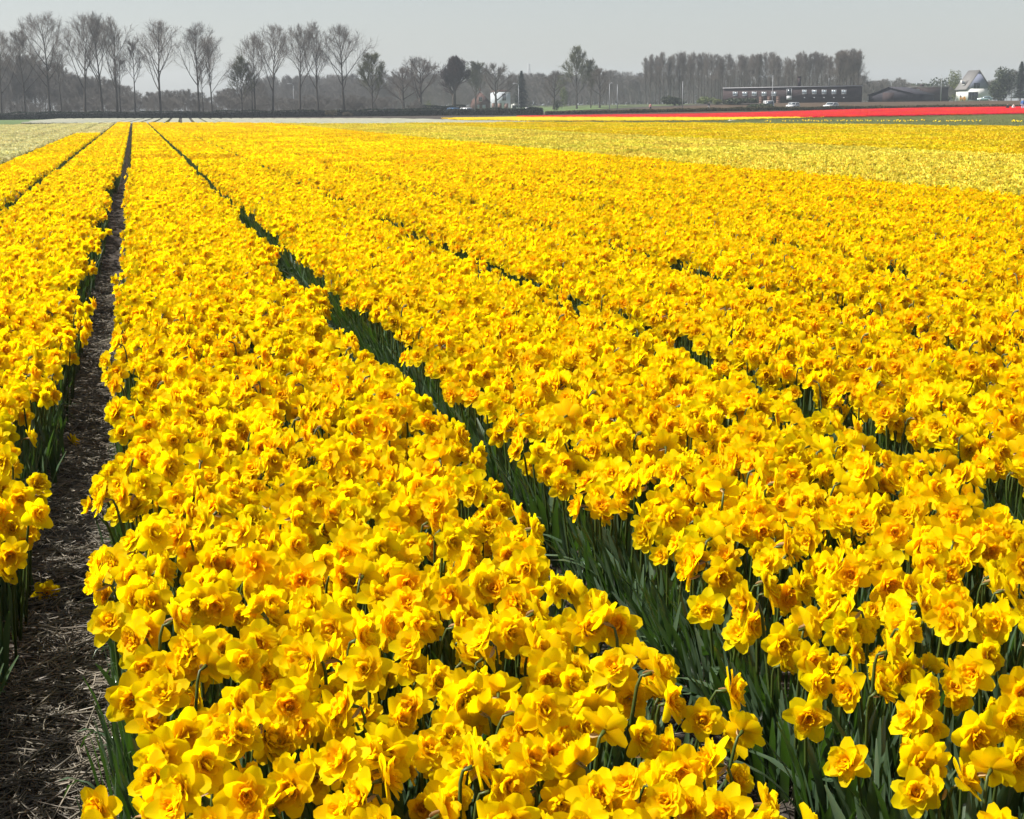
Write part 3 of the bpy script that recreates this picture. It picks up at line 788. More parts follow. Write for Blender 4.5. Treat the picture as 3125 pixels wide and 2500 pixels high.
# white hyacinth beds, turned a little against the daffodil beds
WH = R(-1.7)
poly_w = np.array([on_ground(px, py, .22)[:2] for px, py in [(95, 369), (180, 362.2), (1150, 362.0), (1400, 366.5), (1625, 372.2), (1610, 374), (1378, 377), (1100, 380), (700, 377), (250, 376), (60, 375)]])
c_, s_ = math.cos(WH), math.sin(WH); rows = []
for k in range(-40, 70):
    for j in range(45, 140):
        a, b = 1.5 * k, 2.0 * j
        rows.append((a * c_ - b * s_, a * s_ + b * c_))
rows = np.array(rows); rows = rows[in_poly(rows + (0, 1.0), poly_w)]
rows = rows[~before_edge(np.c_[rows + (.5, 0), np.full(len(rows), .3)])]
rows = rows[visible(np.c_[rows, np.zeros(len(rows))], 6)]
n = len(rows)
scatter('white_hyacinths', HYA, np.c_[rows, np.full(n, .012)], np.tile((0, 0, WH), (n, 1)), np.ones((n, 3)), np.random.default_rng(3).integers(0, 5, n), 'greyish white hyacinth beds at the far end of the yellow beds', 'hyacinths')
# brown bank behind the red tulips
patch('brown_bank', [(1500, 356.5), (1800, 351), (2156, 346.5), (2450, 338.5), (2700, 331), (3125, 325.5), (3300, 324)], M['bank'], 'bare brown bank rising behind the red tulips', 0.045, 5,
      [tuple(on_ground(px, py)[:2] + np.array((0, 3.0))) for px, py in [(1560, 353), (1800, 350), (2156, 346), (2450, 338.5), (2700, 331.5), (3125, 326), (3300, 325)]] + [(228, 330), (165, 338), (120, 350), (72, 335), (48, 300)])

# ------------------------------------------------------------------ bare trees
def seg_mesh(segs, sides):
    S = np.array(segs, float)                # p0(3) p1(3) r0 r1
    p0, p1, r0, r1 = S[:, :3], S[:, 3:6], S[:, 6], S[:, 7]
    d = p1 - p0; d /= np.linalg.norm(d, axis=1, keepdims=True) + 1e-9
    u = np.cross(d, np.array([.31, .95, .07])); u /= np.linalg.norm(u, axis=1, keepdims=True) + 1e-9
    w = np.cross(d, u)
    a = np.arange(sides) * 2 * math.pi / sides
    ring = u[:, None] * np.cos(a)[None, :, None] + w[:, None] * np.sin(a)[None, :, None]
    V = np.concatenate([p0[:, None] + ring * r0[:, None, None], p1[:, None] + ring * r1[:, None, None]], 1)
    k = np.arange(sides); f = np.stack([k, (k + 1) % sides, sides + (k + 1) % sides, sides + k], -1)
    F = (f[None] + (np.arange(len(S)) * 2 * sides)[:, None, None]).reshape(-1, 4)
    return V.reshape(-1, 3), F
def path(g, p, d, L, n, wob, up):
    pts = [np.array(p, float)]; d = _n(d)
    for i in range(n):
        d = _n(d + g.normal(0, wob, 3) + np.array((0, 0, up)))
        pts.append(pts[-1] + d * L / n)
    return np.array(pts)
def off_dir(g, d, ang, roll=None):
    u = np.cross(d, (.3, .9, .1)); u = _n(u); w = np.cross(d, u); a = g.uniform(0, 6.28) if roll is None else roll
    return _n(d * math.cos(ang) + (u * math.cos(a) + w * math.sin(a)) * math.sin(ang))
def bare_tree(seed, H=1.0, base=.3, theta=.75, limb=.62, nl=14, nb=8, nt=6, nf=4, r=.016, up=.22, tw=.0006, lead=1.0, fork=0):
    """tree of unit height; returns trunk and crown arrays"""
    g = np.random.default_rng(seed)
    tp = path(g, (0, 0, 0), (0, 0, 1), lead, 10, .02, .05)
    rr = r * (1 - .93 * np.linspace(0, 1, 11) ** .8); rr[0] *= 1.25
    trunk, crown, fine = [], [], []
    def addp(dst, pts, ra, rb):
        rs = np.linspace(ra, rb, len(pts))
        for i in range(len(pts) - 1): dst.append([*pts[i], *pts[i + 1], rs[i], rs[i + 1]])
    for i in range(10): trunk.append([*tp[i], *tp[i + 1], rr[i], rr[i + 1]])
    a0 = g.uniform(0, 6)
    for i in range(nl):
        t = base + (.93 - base) * ((i + g.uniform(0, .9)) / nl) ** .85
        x = t * 10 * .999; j = int(x); o = tp[j] + (tp[j + 1] - tp[j]) * (x - j)
        a0 += 2.4 + g.normal(0, .3)
        th = theta * g.uniform(.75, 1.2) * (1.05 - .35 * t)
        L = (limb * (1 - t) ** .75 + .045) * g.uniform(.8, 1.15)
        d = np.array((math.cos(a0) * math.sin(th), math.sin(a0) * math.sin(th), math.cos(th)))
        lp = path(g, o, d, L, 7, .09, up * .35)
        lr = r * .42 * (1 - t) ** .6 * g.uniform(.7, 1.1) + r * .05
        addp(trunk if L > .2 else crown, lp, lr, r * .05)
        for b in range(nb):
            s = .22 + .76 * (b + g.random()) / nb; x = s * 6.99; j = int(x); q = lp[j] + (lp[j + 1] - lp[j]) * (x - j)
            bl = L * .48 * (1.12 - s) * g.uniform(.7, 1.3) + .03
            bd = off_dir(g, _n(lp[j + 1] - lp[j]), g.uniform(.4, .85))
            bp = path(g, q, bd, bl, 4, .12, up * .5)
            addp(crown, bp, max(lr * .4 * (1.1 - s), tw * 2), tw * 1.6)
            for c in range(nt):
                s2 = .15 + .85 * (c + g.random()) / nt; x = s2 * 3.99; jj = int(x); q2 = bp[jj] + (bp[jj + 1] - bp[jj]) * (x - jj)
                td = off_dir(g, _n(bp[jj + 1] - bp[jj]), g.uniform(.35, .8)) ; tl_ = bl * .5 * g.uniform(.5, 1.2) + .015
                tp2 = path(g, q2, td, tl_, 2, .12, up * .6)
                addp(fine, tp2, tw * 1.4, tw)
                for e in range(nf):
                    q3 = tp2[1] + (tp2[2] - tp2[1]) * g.random() if g.random() < .6 else tp2[0] + (tp2[1] - tp2[0]) * g.random()
                    fd = off_dir(g, td, g.uniform(.4, .9)); fl = tl_ * g.uniform(.35, .8)
                    fine.append([*q3, *(q3 + fd * fl + (0, 0, .15 * fl)), tw, tw * .6])
    Vt, Ft = seg_mesh(trunk, 6)
    Vc, Fc = seg_mesh(crown, 4); Vf, Ff = seg_mesh(fine, 3)
    top = max(Vf[:, 2].max(), Vt[:, 2].max()); lim = np.percentile(Vf[:, 2], 99.7)
    k = H / lim
    return (Vt * k, Ft), (np.concatenate([Vc, Vf]) * k, [Fc, Ff + len(Vc)])
TREES = {}
def tree_kind(kind, n, bark, twig, **kw):
    TREES[kind] = []
    for i in range(n):
        (Vt, Ft), (Vc, Fc) = bare_tree(hash_seed(kind) + i, **kw)
        TREES[kind].append((make_mesh('trunk', Vt, Ft, None, bark), make_mesh('crown', Vc, Fc, None, twig)))
def hash_seed(s): return sum((i + 1) * ord(c) for i, c in enumerate(s))
tree_kind('poplar', 7, M['bark'], M['twig'], base=.30, theta=.72, limb=.66, nl=15, nb=8, nt=6, nf=4, r=.016, up=.26, tw=.00058)
tree_kind('small', 3, M['bark'], M['twig'], base=.42, theta=.8, limb=.5, nl=12, nb=7, nt=5, nf=3, r=.018, up=.15, tw=.001)
tree_kind('round', 4, M['bark'], M['twig'], base=.22, theta=1.0, limb=.78, nl=15, nb=9, nt=6, nf=4, r=.036, up=.16, tw=.0012)
tree_kind('dense', 2, M['bark'], M['twig_red'], base=.26, theta=.75, limb=.62, nl=26, nb=12, nt=8, nf=5, r=.06, up=.2, tw=.0018)
tree_kind('budding', 3, M['bark'], M['twig_green'], base=.2, theta=.7, limb=.62, nl=16, nb=9, nt=6, nf=5, r=.018, up=.2, tw=.0016)
tree_kind('slim', 5, M['bark'], M['twig'], base=.26, theta=.42, limb=.42, nl=16, nb=7, nt=5, nf=5, r=.012, up=.3, tw=.0007)
def tree(name, px, top, dist, kind, v, label, group=None, base_drop=0.0, wide=1.0, rot=None, cat='tree'):
    p = at_dist(px, dist); p[2] -= base_drop
    H = height_at(px, top, dist) - p[2]
    o = thing(name, label, cat, p, random.uniform(0, 6.28) if rot is None else rot, group)
    o.scale = (H * wide, H * wide, H)
    t, c = TREES[kind][v % len(TREES[kind])]
    link('trunk', t, o); link('crown', c, o)
    return o
G1 = 'tall bare poplars behind the low dark hedge'
for i, (px, top) in enumerate([(3, 94), (76, 90), (151, 36), (258, 40), (312, 38), (357, 49), (489, 60), (607, 67), (646, 108), (778, 99), (832, 73), (915, 73), (970, 65), (1051, 74)]):
    wide = {151: 1.2, 489: 1.15, 1051: 1.15, 646: .85, 357: .95}.get(px, 1.0)
    tree('poplar_tree', px, top, 309 + (i * 37 % 8), 'poplar', i, 'tall leafless poplar standing in the row behind the low dark hedge', G1, .05, wide, cat='poplar')
for i, (px, top) in enumerate([(188, 148), (367, 168), (412, 112), (620, 178), (769, 190)]):
    tree('young_tree', px, top, 307 + i, 'small', i, 'thin leafless tree with a stunted crown between the tall poplars', 'stunted trees between the poplars', .05, .8)
tree('young_tree', 739, 170, 312, 'budding', 0, 'small crooked tree with a few green buds beside the tall poplars', None, .05, .8)
tree('budding_tree', 1137, 160, 318, 'budding', 1, 'greenish budding tree at the end of the poplar row', None, .05, 1.0)
tree('bare_tree', 1232, 205, 345, 'round', 0, 'bare round tree behind the dark blue car', None, .05, 1.1)
tree('bare_tree', 1282, 172, 350, 'round', 1, 'wide bare tree with forked trunk behind the road hedge', None, .05, 1.1)
tree('dense_tree', 1385, 172, 380, 'dense', 0, 'dense purplish brown tree with thick trunk left of the small brick house', None, .05, .95)
tree('budding_tree', 1450, 187, 430, 'budding', 2, 'green budding tree rising behind the small brick house', None, .05, 1.25)
tree('bare_tree', 1513, 192, 420, 'round', 2, 'broad bare tree in front of the white farmhouse', None, .05, 1.15)
tree('tall_tree', 1760, 140, 400, 'budding', 0, 'tall solitary tree with grey green buds right of the spruce', None, .05, .85)
tree('tall_tree', 1803, 180, 405, 'budding', 1, 'lower budding tree beside the tall solitary tree', None, .05, .7)
tree('bare_tree', 1690, 215, 410, 'round', 3, 'low bare tree between the spruce and the tall solitary tree', None, .05, 1.0)
tree('bare_tree', 1830, 207, 395, 'round', 0, 'brown bare tree beside the road lamps', None, .05, .9)
gp = np.random.default_rng(77)
G2 = 'slim poplars of the plantation behind the long dark building'
for i in range(66):
    px = 1970 + i * 9.95 + gp.normal(0, 4)
    top = np.interp(px, [1960, 2000, 2100, 2250, 2400, 2500, 2560, 2600, 2640], [170, 158, 156, 164, 154, 156, 150, 144, 158]) + abs(gp.normal(0, 13))
    tree('slim_poplar', px, top, gp.uniform(440, 500), 'slim', i, 'slim leafless poplar in the close plantation behind the long dark building', G2, .05, gp.uniform(.85, 1.15), cat='poplar')
for i in range(6):
    tree('slim_poplar', 2560 + i * 11, 148 + abs(i - 3) * 3, 430 + i * 3, 'slim', i, 'bushy brown poplar ending the plantation on the shed side', 'bushy poplars at the end of the plantation', .05, 1.25, cat='poplar')
# woodland that reads as one mass
WOODT = []
for i in range(6):
    (Vt, Ft), (Vc, Fc) = bare_tree(4000 + i, base=.12, theta=.85, limb=.7, nl=12, nb=7, nt=5, nf=4, r=.014, up=.18, tw=.0017)
    off = len(Vt)
    WOODT.append(make_mesh('woodland_tree', np.concatenate([Vt, Vc]), [Ft] + [f + off for f in Fc], None, M['wood']))
WOOD = hidden_collection('woodland', WOODT)
def woodland(name, sil, d0, d1, n, label, lo=.72, wide=(.8, 1.3)):
    sil = np.array(sil, float); g = np.random.default_rng(hash_seed(name))
    P, S = [], []
    for i in range(n):
        px = g.uniform(sil[0, 0], sil[-1, 0]); D = g.uniform(d0, d1)
        top = np.interp(px, sil[:, 0], sil[:, 1]); p = at_dist(px, D)
        H = (height_at(px, top, D) - p[2]) * g.uniform(lo, 1.03)
        if H < 1: continue
        P.append(p - (0, 0, .1)); w = H * g.uniform(*wide); S.append((w, w, H))
    n = len(P)
    scatter(name, WOOD, np.array(P), np.stack([np.zeros(n), np.zeros(n), g.uniform(0, 6.28, n)], -1), np.array(S), g.integers(0, 6, n), label, 'woodland')
woodland('left_woodland', [(-120, 158), (60, 152), (110, 160), (150, 185), (200, 195), (240, 222), (300, 232), (340, 238), (380, 258), (430, 270), (480, 272), (560, 270), (640, 282), (700, 268), (750, 245), (800, 235)], 345, 420, 170, 'grey brown leafless woodland behind the poplar row', .55)
woodland('far_woodland', [(760, 240), (830, 230), (1000, 227), (1130, 225), (1250, 216), (1330, 222), (1600, 222), (1720, 218), (1860, 210), (1900, 216), (1960, 220), (2100, 226), (2300, 228), (2640, 225)], 500, 620, 420, 'hazy grey woodland closing the view behind the houses')
woodland('village_scrub', [(800, 250), (1000, 245), (1200, 240), (1350, 245), (1430, 262), (1560, 262), (1650, 262), (1750, 250), (1850, 262), (1950, 300)], 470, 500, 110, 'brown scrub around the white farmhouse', .6)
woodland('shed_scrub', [(2600, 252), (2650, 246), (2705, 238), (2740, 236), (2780, 250), (2800, 262), (2900, 262), (2915, 262)], 470, 540, 90, 'grey brown scrub behind the dark shed', .7)
woodland('understory', [(-120, 300), (200, 290), (420, 282), (700, 288), (1150, 290), (1300, 305)], 322, 345, 170, 'low brown undergrowth between the poplar trunks', .5, (1.0, 2.0))
woodland('far_understory', [(760, 292), (1200, 290), (1650, 285), (1900, 285), (2300, 285), (2640, 285)], 520, 640, 330, 'dark undergrowth at the foot of the hazy woodland', .6, (1.3, 2.4))
_pa, _pb = at_dist(1150, 660), at_dist(2900, 640)
def _thick(m):
    g_ = np.random.default_rng(8); u = g_.random(m); q = _pa[None] * (1 - u)[:, None] + _pb[None] * u[:, None]
    hh = 5.5 + 4 * noise2(u * 60, u * 0 + 2)
    q[:, 0] += g_.normal(0, 1.5, m); q[:, 1] += g_.normal(0, 3, m); q[:, 2] = terrain(q[:, 0], q[:, 1]) + hh * g_.random(m) ** .8
    return q
woodland('right_scrub', [(2880, 262), (2910, 250), (2990, 248), (3010, 236), (3060, 222), (3100, 212), (3260, 215)], 505, 560, 60, 'brown leafless scrub beside the white gabled house', .7)

# ------------------------------------------------------------------ hedges, bushes, conifers
def fuzz(g, n, sampler, size):
    C = sampler(n); a = g.normal(0, 1, (n, 3)); a /= np.linalg.norm(a, axis=1, keepdims=True)
    b = np.cross(a, g.normal(0, 1, (n, 3))); b /= np.linalg.norm(b, axis=1, keepdims=True) + 1e-9
    s = (size * g.uniform(.5, 1.3, n))[:, None]
    V = np.stack([C - a * s, C + b * s * .6, C + a * s, C - b * s * .6], 1)
    V[..., 2] = np.maximum(V[..., 2], .0)
    return V.reshape(-1, 3), np.arange(n * 4).reshape(-1, 4), np.repeat(g.random(n), 4)
def hedge(name, path_, width, height, mat, label, n, seed, size=.14):
    g = np.random.default_rng(seed); path_ = np.array(path_, float)
    L = np.r_[0, np.cumsum(np.linalg.norm(np.diff(path_, axis=0), axis=1))]
    def pos(s, off):
        x = np.interp(s, L, path_[:, 0]); y = np.interp(s, L, path_[:, 1])
        return x, y + off
    def sampler(m):
        s = g.uniform(0, L[-1], m); hh = height * (.85 + .3 * noise2(s * .35, s * 0 + seed))
        face = g.random(m)
        off = np.where(face < .55, -width / 2 + g.normal(0, .06, m), g.uniform(-width / 2, width / 2, m))
        z = np.where(face < .55, g.uniform(.05, 1, m) * hh, hh + g.normal(0, .06, m))
        x, y = pos(s, off)
        return np.stack([x, y, z + terrain(x, y)], -1)
    o = thing(name, label, 'hedge', (path_[0, 0], path_[0, 1], float(terrain(*path_[0]))))
    V, F, T = fuzz(g, n, sampler, size); V = V - np.array(o.location)
    link('foliage', make_mesh('foliage', V, F, T, mat), o)
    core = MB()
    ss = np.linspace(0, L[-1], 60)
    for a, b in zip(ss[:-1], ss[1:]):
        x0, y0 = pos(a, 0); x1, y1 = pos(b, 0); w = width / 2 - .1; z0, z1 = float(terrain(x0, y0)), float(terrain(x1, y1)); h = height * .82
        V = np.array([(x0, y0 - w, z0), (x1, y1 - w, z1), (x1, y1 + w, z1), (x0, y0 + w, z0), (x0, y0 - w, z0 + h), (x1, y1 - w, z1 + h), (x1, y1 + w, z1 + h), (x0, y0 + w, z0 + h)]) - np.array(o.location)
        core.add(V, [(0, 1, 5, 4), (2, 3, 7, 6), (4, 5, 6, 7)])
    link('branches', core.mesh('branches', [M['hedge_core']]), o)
    return o
_V, _F, _T = fuzz(np.random.default_rng(4), 26000, _thick, .55)
tag(link('thicket', make_mesh('thicket', _V, _F, _T, M['bush_dark'])), 'far grey brown thicket closing the gaps under the hazy woodland', 'thicket', kind='stuff')
pL, pR = at_dist(-90, 303), at_dist(1655, 296)
hedge('clipped_hedge', [pL[:2], (30, 302), (60, 300), pR[:2]], 1.2, 1.25, M['hedge'], 'long low dark clipped hedge along the end of the fields', 26000, 11)
hedge('brown_hedge', [at_dist(q, 300)[:2] for q in (1665, 1800, 2000, 2200, 2400, 2600, 2800, 3000, 3250)], .8, .65, M['hedge_brown'], 'low olive brown hedge on top of the brown bank', 14000, 12)
h2 = at_dist(1240, 335), at_dist(1420, 337)
hedge('garden_hedge', [h2[0][:2], h2[1][:2]], 1.0, 1.9, M['hedge'], 'taller dark garden hedge between the blue cars', 5000, 13)
def bush(name, px, base_py, top, dist, wpx, mat, label, n=900, seed=0, cat='bush', group=None):
    g = np.random.default_rng(seed + 50); p = at_dist(px, dist); H = max(.6, height_at(px, top, dist) - p[2]); W = px_size(wpx, dist) / 2
    def sampler(m):
        lob = g.normal(0, 1, (7, 3)) * (W * .42, W * .42, H * .16) + (0, 0, H * .55)
        k = g.integers(0, 7, m); d = g.normal(0, 1, (m, 3)); d /= np.linalg.norm(d, axis=1, keepdims=True)
        C = lob[k] + d * (g.random(m) ** .4)[:, None] * (W * .55, W * .55, H * .40)
        C[:, 2] = np.abs(C[:, 2]); return C
    o = thing(name, label, cat, p, 0, group)
    V, F, T = fuzz(g, n, sampler, max(.10, W * .09)); link('foliage', make_mesh('foliage', V, F, T, mat), o)
    st = MB()
    for i in range(5):
        a = g.uniform(0, 6.28); st.tube([(0, 0, -.05), (.15 * W * math.cos(a), .15 * W * math.sin(a), H * .3), (.4 * W * math.cos(a), .4 * W * math.sin(a), H * .7)], [.05, .035, .015], 4)
    link('stems', st.mesh('stems', [M['bark']]), o)
    return o
bush('olive_bush', 2058, 330, 293, 380, 62, M['bush_dark'], 'dark olive bush beside the plain road pole', 1500, 1)
bush('yellow_green_bush', 2150, 330, 301, 390, 55, M['bush'], 'fresh yellow green bush in front of the plantation', 1300, 2)
bush('yellow_green_bush', 2188, 330, 305, 375, 40, M['bush'], 'rounded yellow green bush touching the corner of the long dark building', 1100, 3)
bush('low_bush', 2255, 330, 303, 372, 90, M['bush_dark'], 'low spreading olive bush before the long dark building', 1500, 4)
bush('forsythia_bush', 2937, 307, 296, 482, 13, M['forsythia'], 'orange yellow flowering bush against the white house wall', 700, 5)
bush('green_tree_bush', 2912, 307, 228, 500, 46, M['bush'], 'tall yellow green shrub behind the white house wall', 2600, 6)
bush('yellow_green_bush', 1307, 325, 308, 372, 26, M['bush'], 'small yellow green bush left of the dense purplish tree', 700, 7)
bush('dark_bush', 1700, 335, 300, 385, 34, M['bush_dark'], 'dark bush at the foot of the low bare tree', 900, 8)
bush('pale_bush', 1715, 335, 252, 415, 36, M['bush'], 'tall pale green bush beside the tall solitary tree', 1300, 9)
bush('grey_mound', 1010, 350, 338, 299, 40, M['hedge_brown'], 'grey brown heap of brushwood by the clipped hedge', 900, 10, 'brushwood')
bush('grey_mound', 1055, 350, 343, 299, 26, M['hedge_brown'], 'smaller grey brown brushwood heap by the clipped hedge', 700, 11, 'brushwood')
bush('low_bush', 2330, 330, 321, 336, 95, M['bush_dark'], 'long low olive bush hiding the wheels of the white van', 1500, 15)
bush('house_shrub', 3036, 307, 236, 478, 70, M['bush_dark'], 'olive shrub half hiding the right side of the white gabled house', 2600, 12)
bush('house_shrub', 3062, 307, 222, 480, 62, M['bush_dark'], 'taller brownish shrub between white house and dark conifer', 2400, 13)
bush('low_bush', 2880, 307, 296, 470, 60, M['bush_dark'], 'low green bush between the back building and the white house', 900, 14)
def conifer(px, top, dist, wpx, label, seed, n=2600):
    g = np.random.default_rng(seed); p = at_dist(px, dist); H = height_at(px, top, dist) - p[2]; W = px_size(wpx, dist) / 2
    o = thing('conifer_tree', label, 'conifer', p)
    t = MB().tube([(0, 0, -.05), (0, 0, H * .5), (0, 0, H * .98)], [.22, .13, .02], 6); link('trunk', t.mesh('trunk', [M['bark']]), o)
    mb = MB()
    for i in range(n):
        z = H * (.08 + .92 * g.random() ** 1.25); R_ = W * (1 - z / H) ** .8 * g.uniform(.2, 1.08) + .05; a = g.uniform(0, 6.28)
        c, s = math.cos(a), math.sin(a); L = .12 * W + .25; w = .10 + .05 * W; dz = -.25 * L * g.uniform(0, 1.6)
        x, y = R_ * c, R_ * s
        mb.add([(x - L * .5 * c + w * s, y - L * .5 * s - w * c, z), (x - L * .5 * c - w * s, y - L * .5 * s + w * c, z), (x + L * .6 * c, y + L * .6 * s, z + dz)], [(0, 1, 2)], g.random())
    link('crown', mb.mesh('crown', [M['conifer']]), o)
    return o
conifer(1592, 216, 425, 76, 'dark spruce with drooping branches right of the white farmhouse', 1)
conifer(3112, 188, 470, 70, 'tall dark conifer at the far side of the white gabled house', 2, 3600)
conifer(3160, 205, 468, 60, 'dark conifer standing next to the tallest conifer by the white house', 3, 2600)
# ------------------------------------------------------------------ buildings
class Facade:
    """a wall that stands on the ground between two pixel columns at given distances"""
    def __init__(s, pxl, dl, pxr, dr):
        s.P0, s.P1 = at_dist(pxl, dl), at_dist(pxr, dr)
        v = (s.P1 - s.P0)[:2]; s.W = float(np.linalg.norm(v)); s.x = v / s.W; s.y = np.array([-s.x[1], s.x[0]]); s.rot = math.atan2(v[1], v[0])
        s.P0[2] = min(s.P0[2], s.P1[2]) - .1
    def at(s, px, py):
        d = ray(px, py); n = np.array([s.y[0], s.y[1], 0]); t = ((s.P0 - CAM) @ n) / (d @ n); p = CAM + d * t - s.P0
        return float(p[:2] @ s.x), float(p[2])
def window(parent, x0, x1, z0, z1, y=0.0, frame=.09, pane='pane', bars=1, mat='trim', name='window'):
    f = MB(); a = .05
    f.box((x0, y - a, z0), (x0 + frame, y + .02, z1)); f.box((x1 - frame, y - a, z0), (x1, y + .02, z1))
    f.box((x0 + frame, y - a, z0), (x1 - frame, y + .02, z0 + frame)); f.box((x0 + frame, y - a, z1 - frame), (x1 - frame, y + .02, z1))
    for b in range(bars):
        xm = x0 + (x1 - x0) * (b + 1) / (bars + 1); f.box((xm - frame * .4, y - a * .8, z0 + frame), (xm + frame * .4, y + .02, z1 - frame))
    o = link(name, f.mesh(name, [M[mat]]), parent)
    for b in range(bars + 1):
        xa = x0 + frame + (x1 - x0 - 2 * frame) * b / (bars + 1) + .02; xb = x0 + frame + (x1 - x0 - 2 * frame) * (b + 1) / (bars + 1) - .02
        link('pane', MB().box((xa, y - .025, z0 + frame), (xb, y + .01, z1 - frame)).mesh('pane', [M[pane]]), o)
    return o
# long dark building
fb = Facade(2206, 399, 2626, 396)
b = thing('long_building', 'long low dark brick building with flat roof and two rows of five white windows', 'building', fb.P0, fb.rot)
hL, hR = fb.at(2206, 268)[1], fb.at(2626, 260.5)[1]
link('wall', MB().prism([(0, 0), (fb.W, 0), (fb.W, hR - .2), (0, hL - .2)], 0, 7).mesh('wall', [M['dark_brick']]), b)
link('fascia', MB().prism([(-.12, hL - .196), (fb.W + .12, hR - .196), (fb.W + .12, hR - .03), (-.12, hL - .03)], -.14, 7.1).mesh('fascia', [M['fascia']]), b)
link('roof', MB().prism([(-.05, hL - .026), (fb.W + .05, hR - .026), (fb.W + .05, hR + .05), (-.05, hL + .05)], -.05, 7.05).mesh('roof', [M['shed']]), b)
for px in (2243.5, 2273, 2302, 2331.5, 2361.5):
    x, z1 = fb.at(px, 279.5); _, z0 = fb.at(px, 293.3); window(b, x - .62, x + .62, z0, z1)
for px in (2455, 2485, 2515, 2545, 2575.5):
    x, z1 = fb.at(px, 274); _, z0 = fb.at(px, 287.5); window(b, x - .6, x + .6, z0, z1)
    x, z = fb.at(px, 298); link('vent_grille', MB().box((x - .14, -.04, z - .12), (x + .14, .02, z + .12)).mesh('vent_grille', [M['trim']]), b)
x0, z1 = fb.at(2401, 270); x1, z0 = fb.at(2416, 304)
d = window(b, x0, x1, z0 + (z1 - z0) * .3, z1, frame=.12, pane='pane_dark', bars=0, name='door')
link('lower_panel', MB().box((x0, -.05, max(z0, .1)), (x1, .02, z0 + (z1 - z0) * .3 - .01)).mesh('lower_panel', [M['trim']]), d)
xc, zc = fb.at(2437.5, 235.5)
link('chimney', MB().box((xc - .4, 2.0, (hL + hR) / 2), (xc + .4, 2.8, zc + .1)).box((xc - .48, 1.92, zc + .1), (xc + .48, 2.88, zc + .22)).mesh('chimney', [M['dark_brick']]), b)
xc, zc = fb.at(2529, 238); link('vent_pipe', MB().tube([(xc, 1.5, (hL + hR) / 2), (xc, 1.5, zc)], .07, 6).mesh('vent_pipe', [M['pole']]), b)
xc, zc = fb.at(2210, 247); link('vent_pipe', MB().tube([(xc + .3, 1.0, (hL + hR) / 2), (xc + .3, 1.0, zc), (xc + .55, 1.0, zc + .15)], .06, 6).mesh('vent_pipe', [M['pole']]), b)
# brown crates by the wall
for i, px in enumerate((2325, 2350, 2377)):
    x, z = fb.at(px, 296); ww = .95
    p = fb.P0[:2] + fb.x * x - fb.y * 1.6
    o = thing('crate_stack', ['stack of brown bulb crates against the dark wall, nearest the window row corner', 'middle stack of brown bulb crates against the dark wall', 'stack of brown bulb crates against the dark wall beside the white door'][i], 'crates', (p[0], p[1], float(terrain(*p)) - .05), fb.rot, 'bulb crates by the long building')
    for j in range(4):
        link('crate', MB().box((-ww / 2, -.5, j * .42), (ww / 2, .5, j * .42 + .36)).mesh('crate', [M['door_brown']]), o)
# dark shed with shallow gable
fs = Facade(2650, 402, 2793, 398)
s = thing('dark_shed', 'black tarred shed with shallow gabled roof right of the long building', 'shed', fs.P0, fs.rot)
zl, zr = fs.at(2650, 292)[1], fs.at(2793, 288)[1]; xa, za = fs.at(2714, 267.5); ze = (zl + zr) / 2
link('wall', MB().prism([(0, 0), (fs.W, 0), (fs.W, ze), (xa, za), (0, ze)], 0, 14).mesh('wall', [M['shed']]), s)
rf = MB()
for (ax, az_), (bx, bz) in (((-.3, ze - .08), (xa, za + .02)), ((xa, za + .02), (fs.W + .3, ze - .08))):
    rf.prism([(ax, az_ + .02), (bx, bz + .02), (bx, bz + .16), (ax, az_ + .16)], -.25, 14.2)
link('roof', rf.mesh('roof', [M['shed']]), s)
link('door', MB().box((fs.W * .3, -.05, 0), (fs.W * .55, .02, 2.4)).mesh('door', [M['dark_brick']]), s)
# back building
fk = Facade(2790, 452, 2892, 456)
k_ = thing('back_building', 'dark flat roofed house with tall white window and chimney behind the shed', 'building', fk.P0, fk.rot)
hk = fk.at(2840, 267)[1]
link('wall', MB().box((0, 0, 0), (fk.W, 8, hk)).mesh('wall', [M['dark_brick']]), k_)
link('roof', MB().box((-.2, -.2, hk), (fk.W + .2, 8.2, hk + .2)).mesh('roof', [M['roof']]), k_)
x0, z1 = fk.at(2794, 272); x1, z0 = fk.at(2805, 293); window(k_, x0, x1, z0, z1, bars=2)
xc, zc = fk.at(2825, 258); link('chimney', MB().box((xc - .45, 2, hk + .2), (xc + .45, 2.9, zc + .1)).mesh('chimney', [M['dark_brick']]), k_)
# white house with steep gable
fh = Facade(2948, 486, 3020, 489)
h = thing('gabled_house', 'white house with steep grey roof and bluish slate gable beside dark conifers', 'house', fh.P0, fh.rot)
W = fh.W; za = fh.at(2980, 217)[1]; ze = fh.at(2946, 271)[1]; DP = 7.8
link('wall', MB().box((0, 0, 0), (W, DP, ze)).mesh('wall', [M['white_wall']]), h)
link('gable', MB().prism([(0, ze + .004), (W, ze + .004), (W / 2, za - .15)], -.06, DP + .02).mesh('gable', [M['slate_wall']]), h)
rf = MB(); ov = .35; sl = (za - ze) / (W / 2)
for sgn in (0, 1):
    ex = -ov if sgn == 0 else W + ov
    a_, b_ = (ex, ze - ov * sl), (W / 2, za)
    pts = [(a_[0], a_[1]), (b_[0], b_[1]), (b_[0], b_[1] + .32), (a_[0], a_[1] + .32)]
    rf.prism(pts, -.35, DP + .3)
roof = link('roof', rf.mesh('roof', [M['roof']]), h)
